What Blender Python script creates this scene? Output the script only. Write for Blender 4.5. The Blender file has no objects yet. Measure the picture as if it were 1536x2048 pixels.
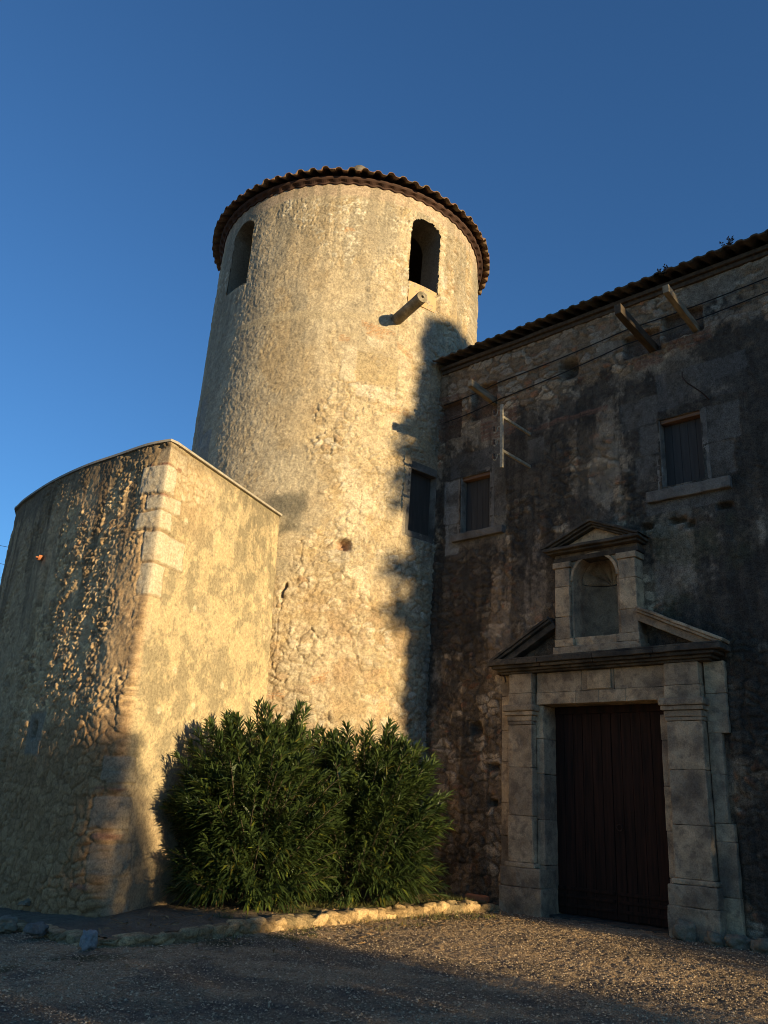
import bpy, bmesh, math, random
import numpy as np
from mathutils import Vector, Matrix, noise as mnoise
random.seed(7)
C = bpy.context.scene
COL = C.collection

# ------------------------------------------------------------------ camera
F_PX, ROLL, DEL, CAM_H = 1655.0, 0.055, 585.0, 1.6
PITCH = math.atan(DEL / F_PX)
cd = bpy.data.cameras.new("camera")
cam = bpy.data.objects.new("camera", cd); COL.objects.link(cam)
cd.sensor_fit = 'VERTICAL'; cd.sensor_height = 36.0; cd.lens = F_PX / 2048 * 36.0
cd.clip_start = 0.05; cd.clip_end = 3000
_R = Vector((1, 0, 0)); _U = Vector((0, -math.sin(PITCH), math.cos(PITCH))); _B = Vector((0, -math.cos(PITCH), -math.sin(PITCH)))
_r = _R * math.cos(ROLL) + _U * math.sin(ROLL); _u = -_R * math.sin(ROLL) + _U * math.cos(ROLL)
cam.matrix_world = Matrix(((_r.x, _u.x, _B.x, 0), (_r.y, _u.y, _B.y, 0), (_r.z, _u.z, _B.z, CAM_H), (0, 0, 0, 1)))
C.camera = cam

# ------------------------------------------------------------------ light
SUN_AZ, SUN_EL = 46.0, 8.0            # azimuth measured from -Y (behind the camera) towards +X
sx, sy, sz = math.sin(math.radians(SUN_AZ)), -math.cos(math.radians(SUN_AZ)), math.tan(math.radians(SUN_EL))
sl = bpy.data.lights.new("sun", 'SUN'); sl.energy = 5.0; sl.angle = math.radians(0.5); sl.color = (1.0, 0.77, 0.43)
sun = bpy.data.objects.new("sun", sl); COL.objects.link(sun)
sun.rotation_euler = Vector((sx, sy, sz)).to_track_quat('Z', 'Y').to_euler()
sun.location = (30, -30, 10)
W = bpy.data.worlds.new("World"); C.world = W; W.use_nodes = True
wn = W.node_tree.nodes; wn.clear()
sky = wn.new('ShaderNodeTexSky'); sky.sky_type = 'NISHITA'; sky.sun_disc = False
sky.sun_elevation = math.radians(SUN_EL); sky.sun_rotation = math.atan2(sx, sy)
sky.air_density = 1.0; sky.dust_density = 0.0; sky.ozone_density = 5.0; sky.altitude = 100
bg = wn.new('ShaderNodeBackground'); bg.inputs['Strength'].default_value = 0.123
wo = wn.new('ShaderNodeOutputWorld')
W.node_tree.links.new(sky.outputs[0], bg.inputs[0]); W.node_tree.links.new(bg.outputs[0], wo.inputs[0])
C.view_settings.view_transform = 'Standard'; C.view_settings.look = 'None'
C.view_settings.exposure = 0.7; C.view_settings.gamma = 1.0
C.render.engine = 'CYCLES'
C.cycles.max_bounces = 6; C.cycles.filter_width = 1.0

# ------------------------------------------------------------------ numpy noise
def _hash(ix, iy, seed):
    h = (ix.astype(np.int64) * 374761393 + iy.astype(np.int64) * 668265263 + seed * 1274126177) & 0xffffffff
    h = ((h ^ (h >> 13)) * 1274126177) & 0xffffffff
    h = ((h ^ (h >> 16)) * 2246822519) & 0xffffffff
    return ((h ^ (h >> 15)) & 0xffffff) / float(0xffffff)
def vnoise(x, y, seed=0):
    ix = np.floor(x); iy = np.floor(y); fx = x - ix; fy = y - iy
    fx = fx * fx * fx * (fx * (fx * 6 - 15) + 10); fy = fy * fy * fy * (fy * (fy * 6 - 15) + 10)
    a = _hash(ix, iy, seed); b = _hash(ix + 1, iy, seed); c = _hash(ix, iy + 1, seed); d = _hash(ix + 1, iy + 1, seed)
    return (a + (b - a) * fx) * (1 - fy) + (c + (d - c) * fx) * fy
def fbm(x, y, o=4, seed=0, gain=0.5):
    s = 0.0; a = 1.0; t = 0.0
    for i in range(o):
        s = s + a * vnoise(x + 17.3 * i, y - 9.1 * i, seed + i * 31); t += a; a *= gain; x = x * 2.03; y = y * 2.03
    return s / t
def voro(x, y, seed=0, jit=0.85):
    ix = np.floor(x); iy = np.floor(y)
    f1 = np.full(x.shape, 9.0); f2 = np.full(x.shape, 9.0); rid = np.zeros(x.shape); rid2 = np.zeros(x.shape)
    for dx in (-1, 0, 1):
        for dy in (-1, 0, 1):
            cx = ix + dx; cy = iy + dy
            px = cx + .5 + (_hash(cx, cy, seed) - .5) * jit; py = cy + .5 + (_hash(cx, cy, seed + 7) - .5) * jit
            d = np.hypot(px - x, py - y); r = _hash(cx, cy, seed + 13); r2 = _hash(cx, cy, seed + 29)
            m = d < f1
            f2 = np.where(m, f1, np.minimum(f2, d)); rid = np.where(m, r, rid); rid2 = np.where(m, r2, rid2); f1 = np.where(m, d, f1)
    return f1, f2, rid, rid2
def sstep(a, b, x):
    t = np.clip((x - a) / (b - a), 0, 1); return t * t * (3 - 2 * t)
def mixc(a, b, m):
    m = np.clip(m, 0, 1)[:, None]; return a * (1 - m) + np.asarray(b) * m
def rubble(u, v, su, sv, seed, warp=0.25):
    wu = u / su + warp * 2 * (fbm(u * 5, v * 5, 3, seed + 3) - .5) * 2
    wv = v / sv + warp * 2 * (fbm(u * 5 + 40, v * 5, 3, seed + 5) - .5) * 2
    f1, f2, r, r2 = voro(wu, wv, seed)
    e = f2 - f1
    h = (.72 * sstep(0.03, 0.17, e) + .28 * sstep(.1, .6, e)) * (0.40 + 0.60 * r2)
    return h, r, e
def rect(u, v, u0, u1, v0, v1, soft=0.03, wob=0.03, seed=5):
    uu = u + wob * 2 * (fbm(u * 3, v * 3, 3, seed) - .5); vv = v + wob * 2 * (fbm(u * 3 + 9, v * 3 + 4, 3, seed + 1) - .5)
    return sstep(u0 - soft, u0 + soft, uu) * (1 - sstep(u1 - soft, u1 + soft, uu)) * sstep(v0 - soft, v0 + soft, vv) * (1 - sstep(v1 - soft, v1 + soft, vv))

# ------------------------------------------------------------------ object helpers
def empty(name, loc, rz=0, label=None, cat=None, group=None):
    o = bpy.data.objects.new(name, None); COL.objects.link(o); o.location = loc; o.rotation_euler = (0, 0, rz)
    o.empty_display_size = 0.2
    tag(o, label, cat, group); return o
def tag(o, label=None, cat=None, group=None, kind=None):
    if label: o['label'] = label
    if cat: o['category'] = cat
    if group: o['group'] = group
    if kind: o['kind'] = kind
    return o
def link(name, me, mat=None, parent=None, smooth=False):
    o = bpy.data.objects.new(name, me); COL.objects.link(o)
    if mat: me.materials.append(mat)
    if parent: o.parent = parent
    if smooth: me.shade_smooth()
    return o
def np_mesh(name, V, Fq, colors=None, mat=None, parent=None, smooth=True):
    me = bpy.data.meshes.new(name)
    nf, k = Fq.shape
    me.vertices.add(len(V)); me.vertices.foreach_set('co', np.ascontiguousarray(V, dtype=np.float32).ravel())
    me.loops.add(nf * k); me.loops.foreach_set('vertex_index', np.ascontiguousarray(Fq, dtype=np.int32).ravel())
    me.polygons.add(nf); me.polygons.foreach_set('loop_start', np.arange(nf, dtype=np.int32) * k)
    me.update(calc_edges=True); me.validate()
    if colors is not None:
        a = me.color_attributes.new('Col', 'FLOAT_COLOR', 'POINT')
        c4 = np.ones((len(V), 4), dtype=np.float32); c4[:, :3] = colors
        a.data.foreach_set('color', c4.ravel())
    return link(name, me, mat, parent, smooth)
def grid_faces(nu, nv):
    i = np.arange(nu - 1)[:, None] * nv + np.arange(nv - 1)[None, :]
    return np.stack([i, i + nv, i + nv + 1, i + 1], -1).reshape(-1, 4)
def drop_faces(Fq, V2, test):
    c = V2[Fq].mean(1); return Fq[~test(c[:, 0], c[:, 1])]
def bm_obj(name, bm, mat=None, parent=None, smooth=False):
    me = bpy.data.meshes.new(name); bm.to_mesh(me); bm.free(); return link(name, me, mat, parent, smooth)
def add_block(bm, lo, hi, bev=0.012, rough=0.0, cut=0.12, seed=0):
    """a worn rectangular block with softened, slightly uneven edges"""
    b = bmesh.new()
    bmesh.ops.create_cube(b, size=1)
    d = [hi[i] - lo[i] for i in range(3)]
    for v in b.verts: v.co = Vector([(lo[i] + hi[i]) / 2 + v.co[i] * d[i] for i in range(3)])
    if rough > 0:
        for ax in range(3):
            n = min(24, int(d[ax] / cut))
            if n > 0:
                es = [e for e in b.edges if abs(abs((e.verts[0].co - e.verts[1].co)[ax]) - d[ax]) < 1e-5]
                if es: bmesh.ops.subdivide_edges(b, edges=es, cuts=n, use_grid_fill=True)
    if bev > 0:
        es = [e for e in b.edges if len(e.link_faces) == 2 and e.calc_face_angle(0) > 0.6]
        bmesh.ops.bevel(b, geom=es, offset=min(bev, min(d) * .3), segments=2, affect='EDGES', profile=0.6)
    if rough > 0:
        for v in b.verts:
            p = v.co * 5.0 + Vector((seed, seed * 2.1, 0)); v.co += mnoise.noise_vector(p) * rough * 1.3 + mnoise.noise_vector(p * 3.1) * rough * 1.1
    tmp = bpy.data.meshes.new('t'); b.to_mesh(tmp); b.free(); bm.from_mesh(tmp); bpy.data.meshes.remove(tmp)
def add_tube(bm, pts, r, seg=8, cap=True):
    pts = [Vector(p) for p in pts]; rings = []
    rs = r if isinstance(r, (list, tuple)) else [r] * len(pts)
    for i, p in enumerate(pts):
        t = (pts[min(i + 1, len(pts) - 1)] - pts[max(i - 1, 0)]).normalized()
        a = t.cross(Vector((0, 0, 1)))
        if a.length < 1e-3: a = t.cross(Vector((1, 0, 0)))
        a.normalize(); b = t.cross(a)
        rings.append([bm.verts.new(p + (a * math.cos(2 * math.pi * k / seg) + b * math.sin(2 * math.pi * k / seg)) * rs[i]) for k in range(seg)])
    for i in range(len(rings) - 1):
        for k in range(seg):
            bm.faces.new((rings[i][k], rings[i][(k + 1) % seg], rings[i + 1][(k + 1) % seg], rings[i + 1][k]))
    if cap:
        bm.faces.new(rings[0]); bm.faces.new(rings[-1][::-1])
def add_prism(bm, poly, y0, y1, rough=0, seed=0):
    """extrude an (x,z) outline from y0 to y1"""
    a = [bm.verts.new((p[0], y0, p[1])) for p in poly]; b = [bm.verts.new((p[0], y1, p[1])) for p in poly]
    n = len(poly)
    bm.faces.new(a); bm.faces.new(b[::-1])
    for i in range(n): bm.faces.new((a[i], b[i], b[(i + 1) % n], a[(i + 1) % n]))
    bmesh.ops.recalc_face_normals(bm, faces=bm.faces[:])

# ------------------------------------------------------------------ materials
def nmat(name, rough=0.95):
    m = bpy.data.materials.new(name); m.use_nodes = True
    N = m.node_tree.nodes; b = N['Principled BSDF']; b.inputs['Roughness'].default_value = rough
    b.inputs['Specular IOR Level'].default_value = 0.2
    return m, N, m.node_tree.links, b
def tex(N, L, kind, scale, detail=4, vec=None, **kw):
    t = N.new('ShaderNodeTexNoise' if kind == 'n' else 'ShaderNodeTexVoronoi'); t.inputs['Scale'].default_value = scale
    if kind == 'n': t.inputs['Detail'].default_value = detail
    if vec is None:
        g = N.new('ShaderNodeNewGeometry'); vec = g.outputs['Position']
    L.new(vec, t.inputs['Vector']); return t
def ramp(N, L, src, stops):
    r = N.new('ShaderNodeValToRGB'); e = r.color_ramp.elements
    while len(e) < len(stops): e.new(0.5)
    for i, (p, c) in enumerate(stops): e[i].position = p; e[i].color = (c[0], c[1], c[2], 1) if hasattr(c, '__len__') else (c, c, c, 1)
    L.new(src, r.inputs[0]); return r
def mul(N, L, a, b, fac=1.0, mode='MULTIPLY'):
    x = N.new('ShaderNodeMix'); x.data_type = 'RGBA'; x.blend_type = mode; x.inputs[0].default_value = fac if not hasattr(fac, 'links') else 1
    if hasattr(fac, 'links'): L.new(fac, x.inputs[0])
    for s, i in ((a, 6), (b, 7)):
        if hasattr(s, 'links'): L.new(s, x.inputs[i])
        else: x.inputs[i].default_value = (s[0], s[1], s[2], 1)
    return x.outputs[2]
def bump(N, L, b, src, dist, strength=1.0, prev=None):
    n = N.new('ShaderNodeBump'); n.inputs['Distance'].default_value = dist; n.inputs['Strength'].default_value = strength
    L.new(src, n.inputs['Height'])
    if prev: L.new(prev.outputs[0], n.inputs['Normal'])
    L.new(n.outputs[0], b.inputs['Normal']); return n
def mat_masonry(name, fine=60, amp=0.006, grain=0.35, med=14, med_amp=0.012):
    m, N, L, b = nmat(name)
    a = N.new('ShaderNodeAttribute'); a.attribute_name = 'Col'
    n1 = tex(N, L, 'n', fine, 5); n2 = tex(N, L, 'n', med, 6)
    r1 = ramp(N, L, n1.outputs[0], [(0.30, 1 - grain * 1.3), (0.55, 1.0), (0.75, 1 + grain * .8)])
    r2 = ramp(N, L, n2.outputs[0], [(0.3, (0.72, 0.70, 0.68)), (0.5, (1.0, .99, .97)), (0.7, (1.18, 1.17, 1.13))])
    c = mul(N, L, a.outputs['Color'], r1.outputs[0]); c = mul(N, L, c, r2.outputs[0]); L.new(c, b.inputs['Base Color'])
    p = bump(N, L, b, n2.outputs[0], med_amp); bump(N, L, b, n1.outputs[0], amp, prev=p)
    return m
def mat_stone(name, c1, c2, stain=(0.05, 0.045, 0.04), stain_amt=0.5, scale=3.0):
    m, N, L, b = nmat(name)
    n1 = tex(N, L, 'n', scale, 6); n2 = tex(N, L, 'n', 45, 5); n3 = tex(N, L, 'n', scale * .6, 8)
    r = ramp(N, L, n1.outputs[0], [(0.3, c1), (0.7, c2)])
    s = ramp(N, L, n3.outputs[0], [(0.47, 0), (0.68, stain_amt)])
    gi = N.new('ShaderNodeNewGeometry'); ri = ramp(N, L, gi.outputs['Random Per Island'], [(0.0, (0.70, 0.68, 0.66)), (0.5, (0.98, 0.95, 0.90)), (1.0, (1.18, 1.10, 0.98))])
    n4 = tex(N, L, 'n', scale * 2.3, 7); s4 = ramp(N, L, n4.outputs[0], [(0.50, 0), (0.66, stain_amt * .8)])
    c = mul(N, L, r.outputs[0], ri.outputs[0]); c = mul(N, L, c, stain, s.outputs[0], 'MIX'); c = mul(N, L, c, (stain[0] * 1.6, stain[1] * 1.5, stain[2] * 1.4), s4.outputs[0], 'MIX')
    g = ramp(N, L, n2.outputs[0], [(0.25, 0.7), (0.75, 1.2)])
    c = mul(N, L, c, g.outputs[0]); L.new(c, b.inputs['Base Color'])
    p = bump(N, L, b, n1.outputs[0], 0.02); bump(N, L, b, n2.outputs[0], 0.005, prev=p)
    return m
def mat_plain(name, c1, c2, scale=8, rough=0.8, bamp=0.003, stretch=None, metal=0):
    m, N, L, b = nmat(name, rough); b.inputs['Metallic'].default_value = metal
    vec = None
    if stretch:
        tc = N.new('ShaderNodeTexCoord'); mp = N.new('ShaderNodeMapping'); mp.inputs['Scale'].default_value = stretch
        L.new(tc.outputs['Object'], mp.inputs['Vector']); vec = mp.outputs[0]
    n = tex(N, L, 'n', scale, 6, vec); r = ramp(N, L, n.outputs[0], [(0.3, c1), (0.7, c2)])
    L.new(r.outputs[0], b.inputs['Base Color']); bump(N, L, b, n.outputs[0], bamp); return m
M_TOWER = mat_masonry('tower masonry', 70, 0.006, 0.36, 22, 0.006)
M_BAST = mat_masonry('bastion masonry', 70, 0.004, 0.30, 22, 0.004)
M_HOUSE = mat_masonry('house masonry', 50, 0.008, 0.40, 12, 0.014)
M_GROUND = mat_masonry('gravel ground', 85, 0.016, 0.5, 30, 0.022)
M_KERB = mat_masonry('kerb masonry', 60, 0.006, 0.35, 14, 0.012)
M_PORTAL = mat_stone('portal stone', (0.43, 0.325, 0.205), (0.58, 0.455, 0.30), (0.10, 0.080, 0.062), 0.72, 4.0)
M_ASHLAR = mat_stone('grey ashlar', (0.16, 0.145, 0.125), (0.27, 0.25, 0.22), (0.05, 0.045, 0.04), 0.7, 2.5)
M_SOOT = mat_stone('sooty cornice stone', (0.075, 0.064, 0.052), (0.17, 0.14, 0.10), (0.03, 0.028, 0.025), 0.85, 4)
M_TILE = mat_stone('clay roof tile', (0.16, 0.082, 0.05), (0.29, 0.17, 0.10), (0.15, 0.13, 0.085), 0.8, 5)
M_TILEOLD = mat_stone('weathered roof tile', (0.07, 0.055, 0.045), (0.12, 0.09, 0.07), (0.045, 0.045, 0.035), 0.8, 5)
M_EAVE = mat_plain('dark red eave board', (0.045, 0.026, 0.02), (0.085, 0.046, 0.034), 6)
M_COPING = mat_plain('concrete coping', (0.28, 0.25, 0.20), (0.42, 0.375, 0.30), 10)
M_DOOR = mat_plain('door wood', (0.010, 0.006, 0.004), (0.045, 0.018, 0.010), 3, 0.75, 0.006, (6, 6, 0.35))
M_SHUT = mat_plain('grey shutter paint', (0.044, 0.039, 0.034), (0.064, 0.057, 0.050), 3, 0.7, 0.002, (5, 5, 0.5))
M_WOOD = mat_plain('pale bare timber', (0.17, 0.135, 0.09), (0.36, 0.29, 0.19), 3, 0.85, 0.004, (5, 1, 5))
M_WOODD = mat_plain('dark weathered timber', (0.05, 0.038, 0.028), (0.10, 0.075, 0.05), 3, 0.9, 0.004, (5, 1, 5))
M_WOODR = mat_plain('reddish lintel timber', (0.13, 0.07, 0.045), (0.22, 0.13, 0.08), 3, 0.9, 0.004, (0.5, 5, 5))
M_IRON = mat_plain('rusty iron', (0.03, 0.022, 0.018), (0.07, 0.04, 0.028), 20, 0.7, 0.001)
M_ZINC = mat_plain('weathered galvanised steel', (0.22, 0.19, 0.14), (0.46, 0.41, 0.30), 20, 0.6, 0.001)
M_CERAM = mat_plain('insulator porcelain', (0.10, 0.06, 0.04), (0.16, 0.10, 0.07), 5, 0.3, 0.0)
M_CABLE = mat_plain('black cable sheath', (0.012, 0.012, 0.012), (0.02, 0.02, 0.02), 5, 0.6, 0.0)
M_SPOUT = mat_stone('shade-darkened spout stone', (0.17, 0.15, 0.11), (0.34, 0.31, 0.24), (0.10, 0.09, 0.06), 0.85, 6)  # the spout body's shade is put into this darker colour
M_BRICK = mat_plain('orange brick', (0.40, 0.14, 0.06), (0.52, 0.20, 0.09), 9, 0.9)
M_RENDER = mat_plain('orange sill render', (0.46, 0.29, 0.15), (0.56, 0.37, 0.20), 4, 0.95)
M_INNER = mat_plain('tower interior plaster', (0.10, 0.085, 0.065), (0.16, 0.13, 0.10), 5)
M_PALE = mat_stone('pale limestone', (0.40, 0.36, 0.29), (0.55, 0.50, 0.41), (0.2, 0.18, 0.14), 0.5, 6)
def mat_leaf(name, c1, c2, rough=0.45, trans=0.25, sc=2.0):
    m, N, L, b = nmat(name, rough); b.inputs['Specular IOR Level'].default_value = 0.35
    n = tex(N, L, 'n', sc, 3); n2 = tex(N, L, 'n', 25, 2)
    r = ramp(N, L, n.outputs[0], [(0.3, c1), (0.7, c2)]); r2 = ramp(N, L, n2.outputs[0], [(0.3, 0.7), (0.7, 1.35)])
    c = mul(N, L, r.outputs[0], r2.outputs[0])
    gi = N.new('ShaderNodeNewGeometry'); ri = ramp(N, L, gi.outputs['Random Per Island'], [(0.0, (0.55, 0.62, 0.55)), (0.5, (1, 1, 1)), (0.93, (1.35, 1.28, 1.05)), (0.955, (2.6, 2.0, .9)), (1.0, (2.2, 1.25, .7))])
    c = mul(N, L, c, ri.outputs[0]); L.new(c, b.inputs['Base Color'])
    t = N.new('ShaderNodeBsdfTranslucent'); L.new(c, t.inputs['Color'])
    x = N.new('ShaderNodeMixShader'); x.inputs[0].default_value = trans
    L.new(b.outputs[0], x.inputs[1]); L.new(t.outputs[0], x.inputs[2]); L.new(x.outputs[0], N['Material Output'].inputs[0]); return m
M_LEAF = mat_leaf('oleander leaf', (0.030, 0.052, 0.016), (0.066, 0.098, 0.028))
M_LEAFT = mat_leaf('tree leaf', (0.035, 0.055, 0.02), (0.06, 0.08, 0.03), 0.6, 0.1, 0.8)
M_STEM = mat_plain('shrub stem bark', (0.06, 0.045, 0.03), (0.12, 0.09, 0.06), 20, 0.9)
M_GRASS = mat_leaf('grass blade', (0.07, 0.085, 0.025), (0.14, 0.13, 0.045), 0.6, 0.3, 3)
M_WEED = mat_leaf('roof weed', (0.06, 0.03, 0.02), (0.08, 0.05, 0.03), 0.7, 0.2, 3)

# ------------------------------------------------------------------ ground
def gz(x):
    return -0.08 * np.maximum(0, -2.8 - np.asarray(x, dtype=float))
def nonuni(lo, hi, step, far0, far1):
    core = np.arange(lo, hi, step); a = [lo]; s = step
    while a[-1] > far0: s *= 1.35; a.append(a[-1] - s)
    b = [core[-1]]; s = step
    while b[-1] < far1: s *= 1.35; b.append(b[-1] + s)
    return np.concatenate([np.array(a[1:][::-1]), core, np.array(b[1:])])
gx = nonuni(-6.0, 6.6, 0.024, -500, 500); gy = nonuni(4.4, 17.0, 0.024, -500, 500)
GX, GY = np.meshgrid(gx, gy, indexing='ij'); px, py = GX.ravel(), GY.ravel()
near = sstep(-9, -6, px) * (1 - sstep(7, 9, px)) * sstep(2, 4.4, py) * (1 - sstep(17, 20, py))
f1, f2, r1, r2 = voro(px / 0.055, py / 0.055, 3)
peb = sstep(0.02, 0.4, f2 - f1) * r2
big = fbm(px * .9, py * .9, 4, 11)
zz = gz(np.maximum(px, -12)) + near * (0.017 * peb + 0.03 * (fbm(px * 2.2, py * 2.2, 4, 5) - .5) + 0.02 * (fbm(px * 9, py * 9, 3, 6) - .5))
colr = np.zeros((len(px), 3)); colr[:] = (0.42, 0.28, 0.150)
colr = mixc(colr, (0.54, 0.385, 0.225), r1 * .8); colr = mixc(colr, (0.15, 0.12, 0.085), sstep(.45, .62, fbm(px * .7 + 3, py * 1.1, 5, 23)) * .6); colr = mixc(colr, (0.10, 0.09, 0.08), sstep(.55, .75, fbm(px * 2.5, py * 2.5, 4, 21)) * .5)
colr = mixc(colr, (0.09, 0.085, 0.035), sstep(.52, .68, fbm(px * 3, py * 3, 4, 31)) * sstep(0, 1, 1.0 - np.abs((py - 11.84) - 1.17 * (px + 1.04) + .45) / 0.75) * .8)
ground = np_mesh('ground', np.stack([px, py, zz], 1), grid_faces(len(gx), len(gy)), colr, M_GROUND)
tag(ground, 'beige gravel forecourt in front of the old walls', 'ground', kind='structure')

# ------------------------------------------------------------------ round tower
TX, TY, TLEAN, TR, TTOP = -1.5136, 19.361, 0.016, 3.4615, 15.42
tower = empty('round_tower', (TX, TY, 0), 0, 'tall round stone tower with sunlit rough stucco and a tiled conical roof', 'tower')
def tl(phi, z, r):
    return np.stack([TLEAN * z + r * np.sin(phi), -r * np.cos(phi), z], -1)
ph = np.concatenate([np.radians(np.arange(-180, -84, 4.0)), np.radians(np.arange(-84, 66, 0.33)), np.radians(np.arange(66, 180.1, 4.0))])
ph[-1] = math.pi
tz = np.arange(-0.3, TTOP + 0.001, 0.0217)
PH, TZ = np.meshgrid(ph, tz, indexing='ij'); p_, z_ = PH.ravel(), TZ.ravel(); u_ = p_ * TR; deg = np.degrees(p_)
D2 = lambda d: math.radians(d) * TR
# zones
zone_rub = np.clip(sstep(-0.3, 0.6, u_ + 0.55 * (fbm(u_ * .8, z_ * .8, 3, 2) - .5) * 4 - 0.4 * (z_ - 8) * .35) * (1 - sstep(13.9, 14.4, z_) * 0), 0, 1)
zone_rub = np.maximum(zone_rub, 1 - sstep(5.2, 6.8, z_ + 1.6 * (fbm(u_, z_, 3, 8) - .5) + 0.25 * u_))
h_st, r_st, e_st = rubble(u_, z_, 0.21, 0.145, 41)
h_sm, r_sm, _ = rubble(u_, z_, 0.10, 0.075, 47)
wq = .5 * (fbm(u_ * 9, z_ * 9, 3, 55) - .5); f1, f2, rr, rr2 = voro(u_ / 0.046 + wq * 2, z_ / 0.046 - wq, 51); gr = sstep(0, .5, f2 - f1) * (.3 + .7 * rr2)
f1, f2, rrb, rrb2 = voro(u_ / 0.11, z_ / 0.10, 53); gr2 = sstep(0, .5, f2 - f1) * rrb2
n1 = fbm(u_ * 1.1, z_ * 1.1, 5, 61); n2 = fbm(u_ * 4, z_ * 4, 4, 63); n3 = fbm(u_ * 0.45, z_ * 0.45, 3, 65)
plas = sstep(.42, .60, fbm(u_ * 1.9, z_ * 1.9, 6, 67, .6) - 0.01 - .09 * (1 - sstep(4.5, 7.5, z_)))         # plaster still over the rubble
nf = fbm(u_ * 14, z_ * 14, 3, 57, .6); nff = fbm(u_ * 24, z_ * 24, 2, 58); stucco_h = 0.007 * gr * (.4 + 1.2 * nf) + 0.005 * gr2 + 0.010 * (n2 - .5) + .012 * (nf - .5) + .008 * (nff - .5)
rub_h = 0.055 * h_st * (1 - .74 * plas) + 0.014 * h_sm * (1 - .5 * plas) + 0.018 * (n2 - .5) + .006 * (nf - .5)
disp = stucco_h * (1 - zone_rub) + rub_h * zone_rub + 0.05 * (n3 - .5)
col = np.zeros((len(u_), 3)); col[:] = (0.43, 0.345, 0.225)
col = mixc(col, (0.36, 0.315, 0.235), sstep(.4, .65, n1) * .7 * (1 - zone_rub)); col = mixc(col, (0.50, 0.42, 0.29), rr * .35); col = col * (.80 + .45 * nf)[:, None]
stone_c = mixc(np.tile(np.array((0.46, 0.37, 0.24)), (len(u_), 1)), (0.58, 0.51, 0.39), sstep(.55, .95, r_st)); stone_c = mixc(stone_c, (0.36, 0.235, 0.13), sstep(.30, .05, r_st) * .8)
mort_c = np.tile(np.array((0.49, 0.395, 0.25)), (len(u_), 1))
rub_c = mixc(mort_c * np.array([.98, .93, .84]), stone_c, sstep(.06, .22, e_st) * (1 - .65 * plas)); rub_c = mixc(rub_c, (0.42, 0.36, 0.26), sstep(.5, .7, n1) * .5); rub_c = mixc(rub_c, (0.64, 0.56, 0.42), sstep(.48, .60, fbm(u_ * 1.2 + 7, z_ * 1.4, 5, 69)) * rect(u_, z_, .1, 2.2, 5.2, 9.6, .5, .4) * .7); rub_c = mixc(rub_c, (0.42, 0.285, 0.16), sstep(.48, .64, fbm(u_ * 1.5 + 2, z_ * 1.5, 5, 73)) * (1 - sstep(4.5, 6.5, z_)) * .6); rub_c = mixc(rub_c, (0.30, 0.235, 0.15), (1 - sstep(.04, .16, e_st)) * (1 - plas) * .85)
col = col * (1 - zone_rub[:, None]) + rub_c * zone_rub[:, None]
col = mixc(col, (0.40, 0.30, 0.17), sstep(.52, .60, fbm(u_ * .9 + 11, z_ * .7, 6, 75, .6)) * .55); col = mixc(col, (0.56, 0.475, 0.335), sstep(.54, .62, fbm(u_ * 1.1 + 21, z_ * .9, 6, 77, .6)) * .55); col = mixc(col, (0.30, 0.265, 0.20), sstep(.55, .68, fbm(u_ * 2.6, z_ * .35 + 5, 5, 79)) * sstep(8, 13.5, z_) * .7)
# small exposed stones near the top centre
ex = sstep(.50, .64, fbm(u_ * 1.5 + 3, z_ * 1.5, 4, 71) + .22 * rect(u_, z_, -1.3, 1.6, 13.4, 15.1, .35, .2)) * sstep(12.2, 13.2, z_)
col = mixc(col, (0.58, 0.52, 0.40), ex * sstep(.35, .6, h_sm) * sstep(.4, .8, r_sm)); disp += ex * 0.024 * h_sm
# smooth bands and repair patches
top = sstep(15.02, 15.10, z_ + .10 * (n2 - .5)); col = mixc(col, (0.46, 0.36, 0.26), top); disp = disp * (1 - .85 * top)
band = rect(u_, z_, D2(-44), D2(18), 11.70, 11.92, .03, .05, 81); col = mixc(col, (0.45, 0.375, 0.25), band * .85); disp = disp * (1 - .7 * band) + 0.008 * band
for (a0, a1, z0, z1, c_, k, dz_) in [(1.5, 22, 10.9, 11.75, (0.43, 0.36, 0.25), .9, .006), (9, 12.5, 13.9, 15.0, (0.43, 0.36, 0.26), .7, .004), (9.5, 25, 10.2, 10.95, (0.42, 0.335, 0.20), .8, -.01),
        (3.8, 9.4, 10.2, 11.05, (0.56, 0.48, 0.35), 1, .014), (25.2, 30.6, 10.2, 11.10, (0.56, 0.47, 0.33), 1, .012), (9.8, 18.5, 9.85, 10.13, (0.60, 0.53, 0.41), 1, .02), (18.8, 25.2, 9.78, 10.12, (0.56, 0.48, 0.36), 1, .012),
        (13, 19, 11.12, 11.36, (0.56, 0.49, 0.37), .9, .01), (42.5, 46.5, 13.35, 13.72, (0.58, 0.51, 0.40), 1, .015), (22, 25.5, 13.55, 13.75, (0.56, 0.50, 0.38), .9, .01), (24.5, 27, 12.62, 12.86, (0.58, 0.52, 0.42), 1, .02),
        (-61, -49.5, 8.2, 9.4, (0.28, 0.275, 0.26), .8, .0), (-66, -57, 9.2, 10.5, (0.27, 0.26, 0.24), .7, 0), (11, 14.5, 7.95, 8.15, (0.60, 0.52, 0.38), .9, .02), (8.2, 13.2, 6.12, 6.36, (0.52, 0.46, 0.36), .9, .03)]:
    m_ = rect(u_, z_, D2(a0), D2(a1), z0, z1, .016, .05, int(a0 * 7 + z0 * 11) + 400)
    m_ = m_ * (.6 + .4 * sstep(.36, .50, fbm(u_ * 5, z_ * 5, 4, int(z0 * 31) + 7))); col = mixc(col, np.array(c_) * .97, m_ * k * .9); disp = disp * (1 - .75 * m_) + dz_ * m_
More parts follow.
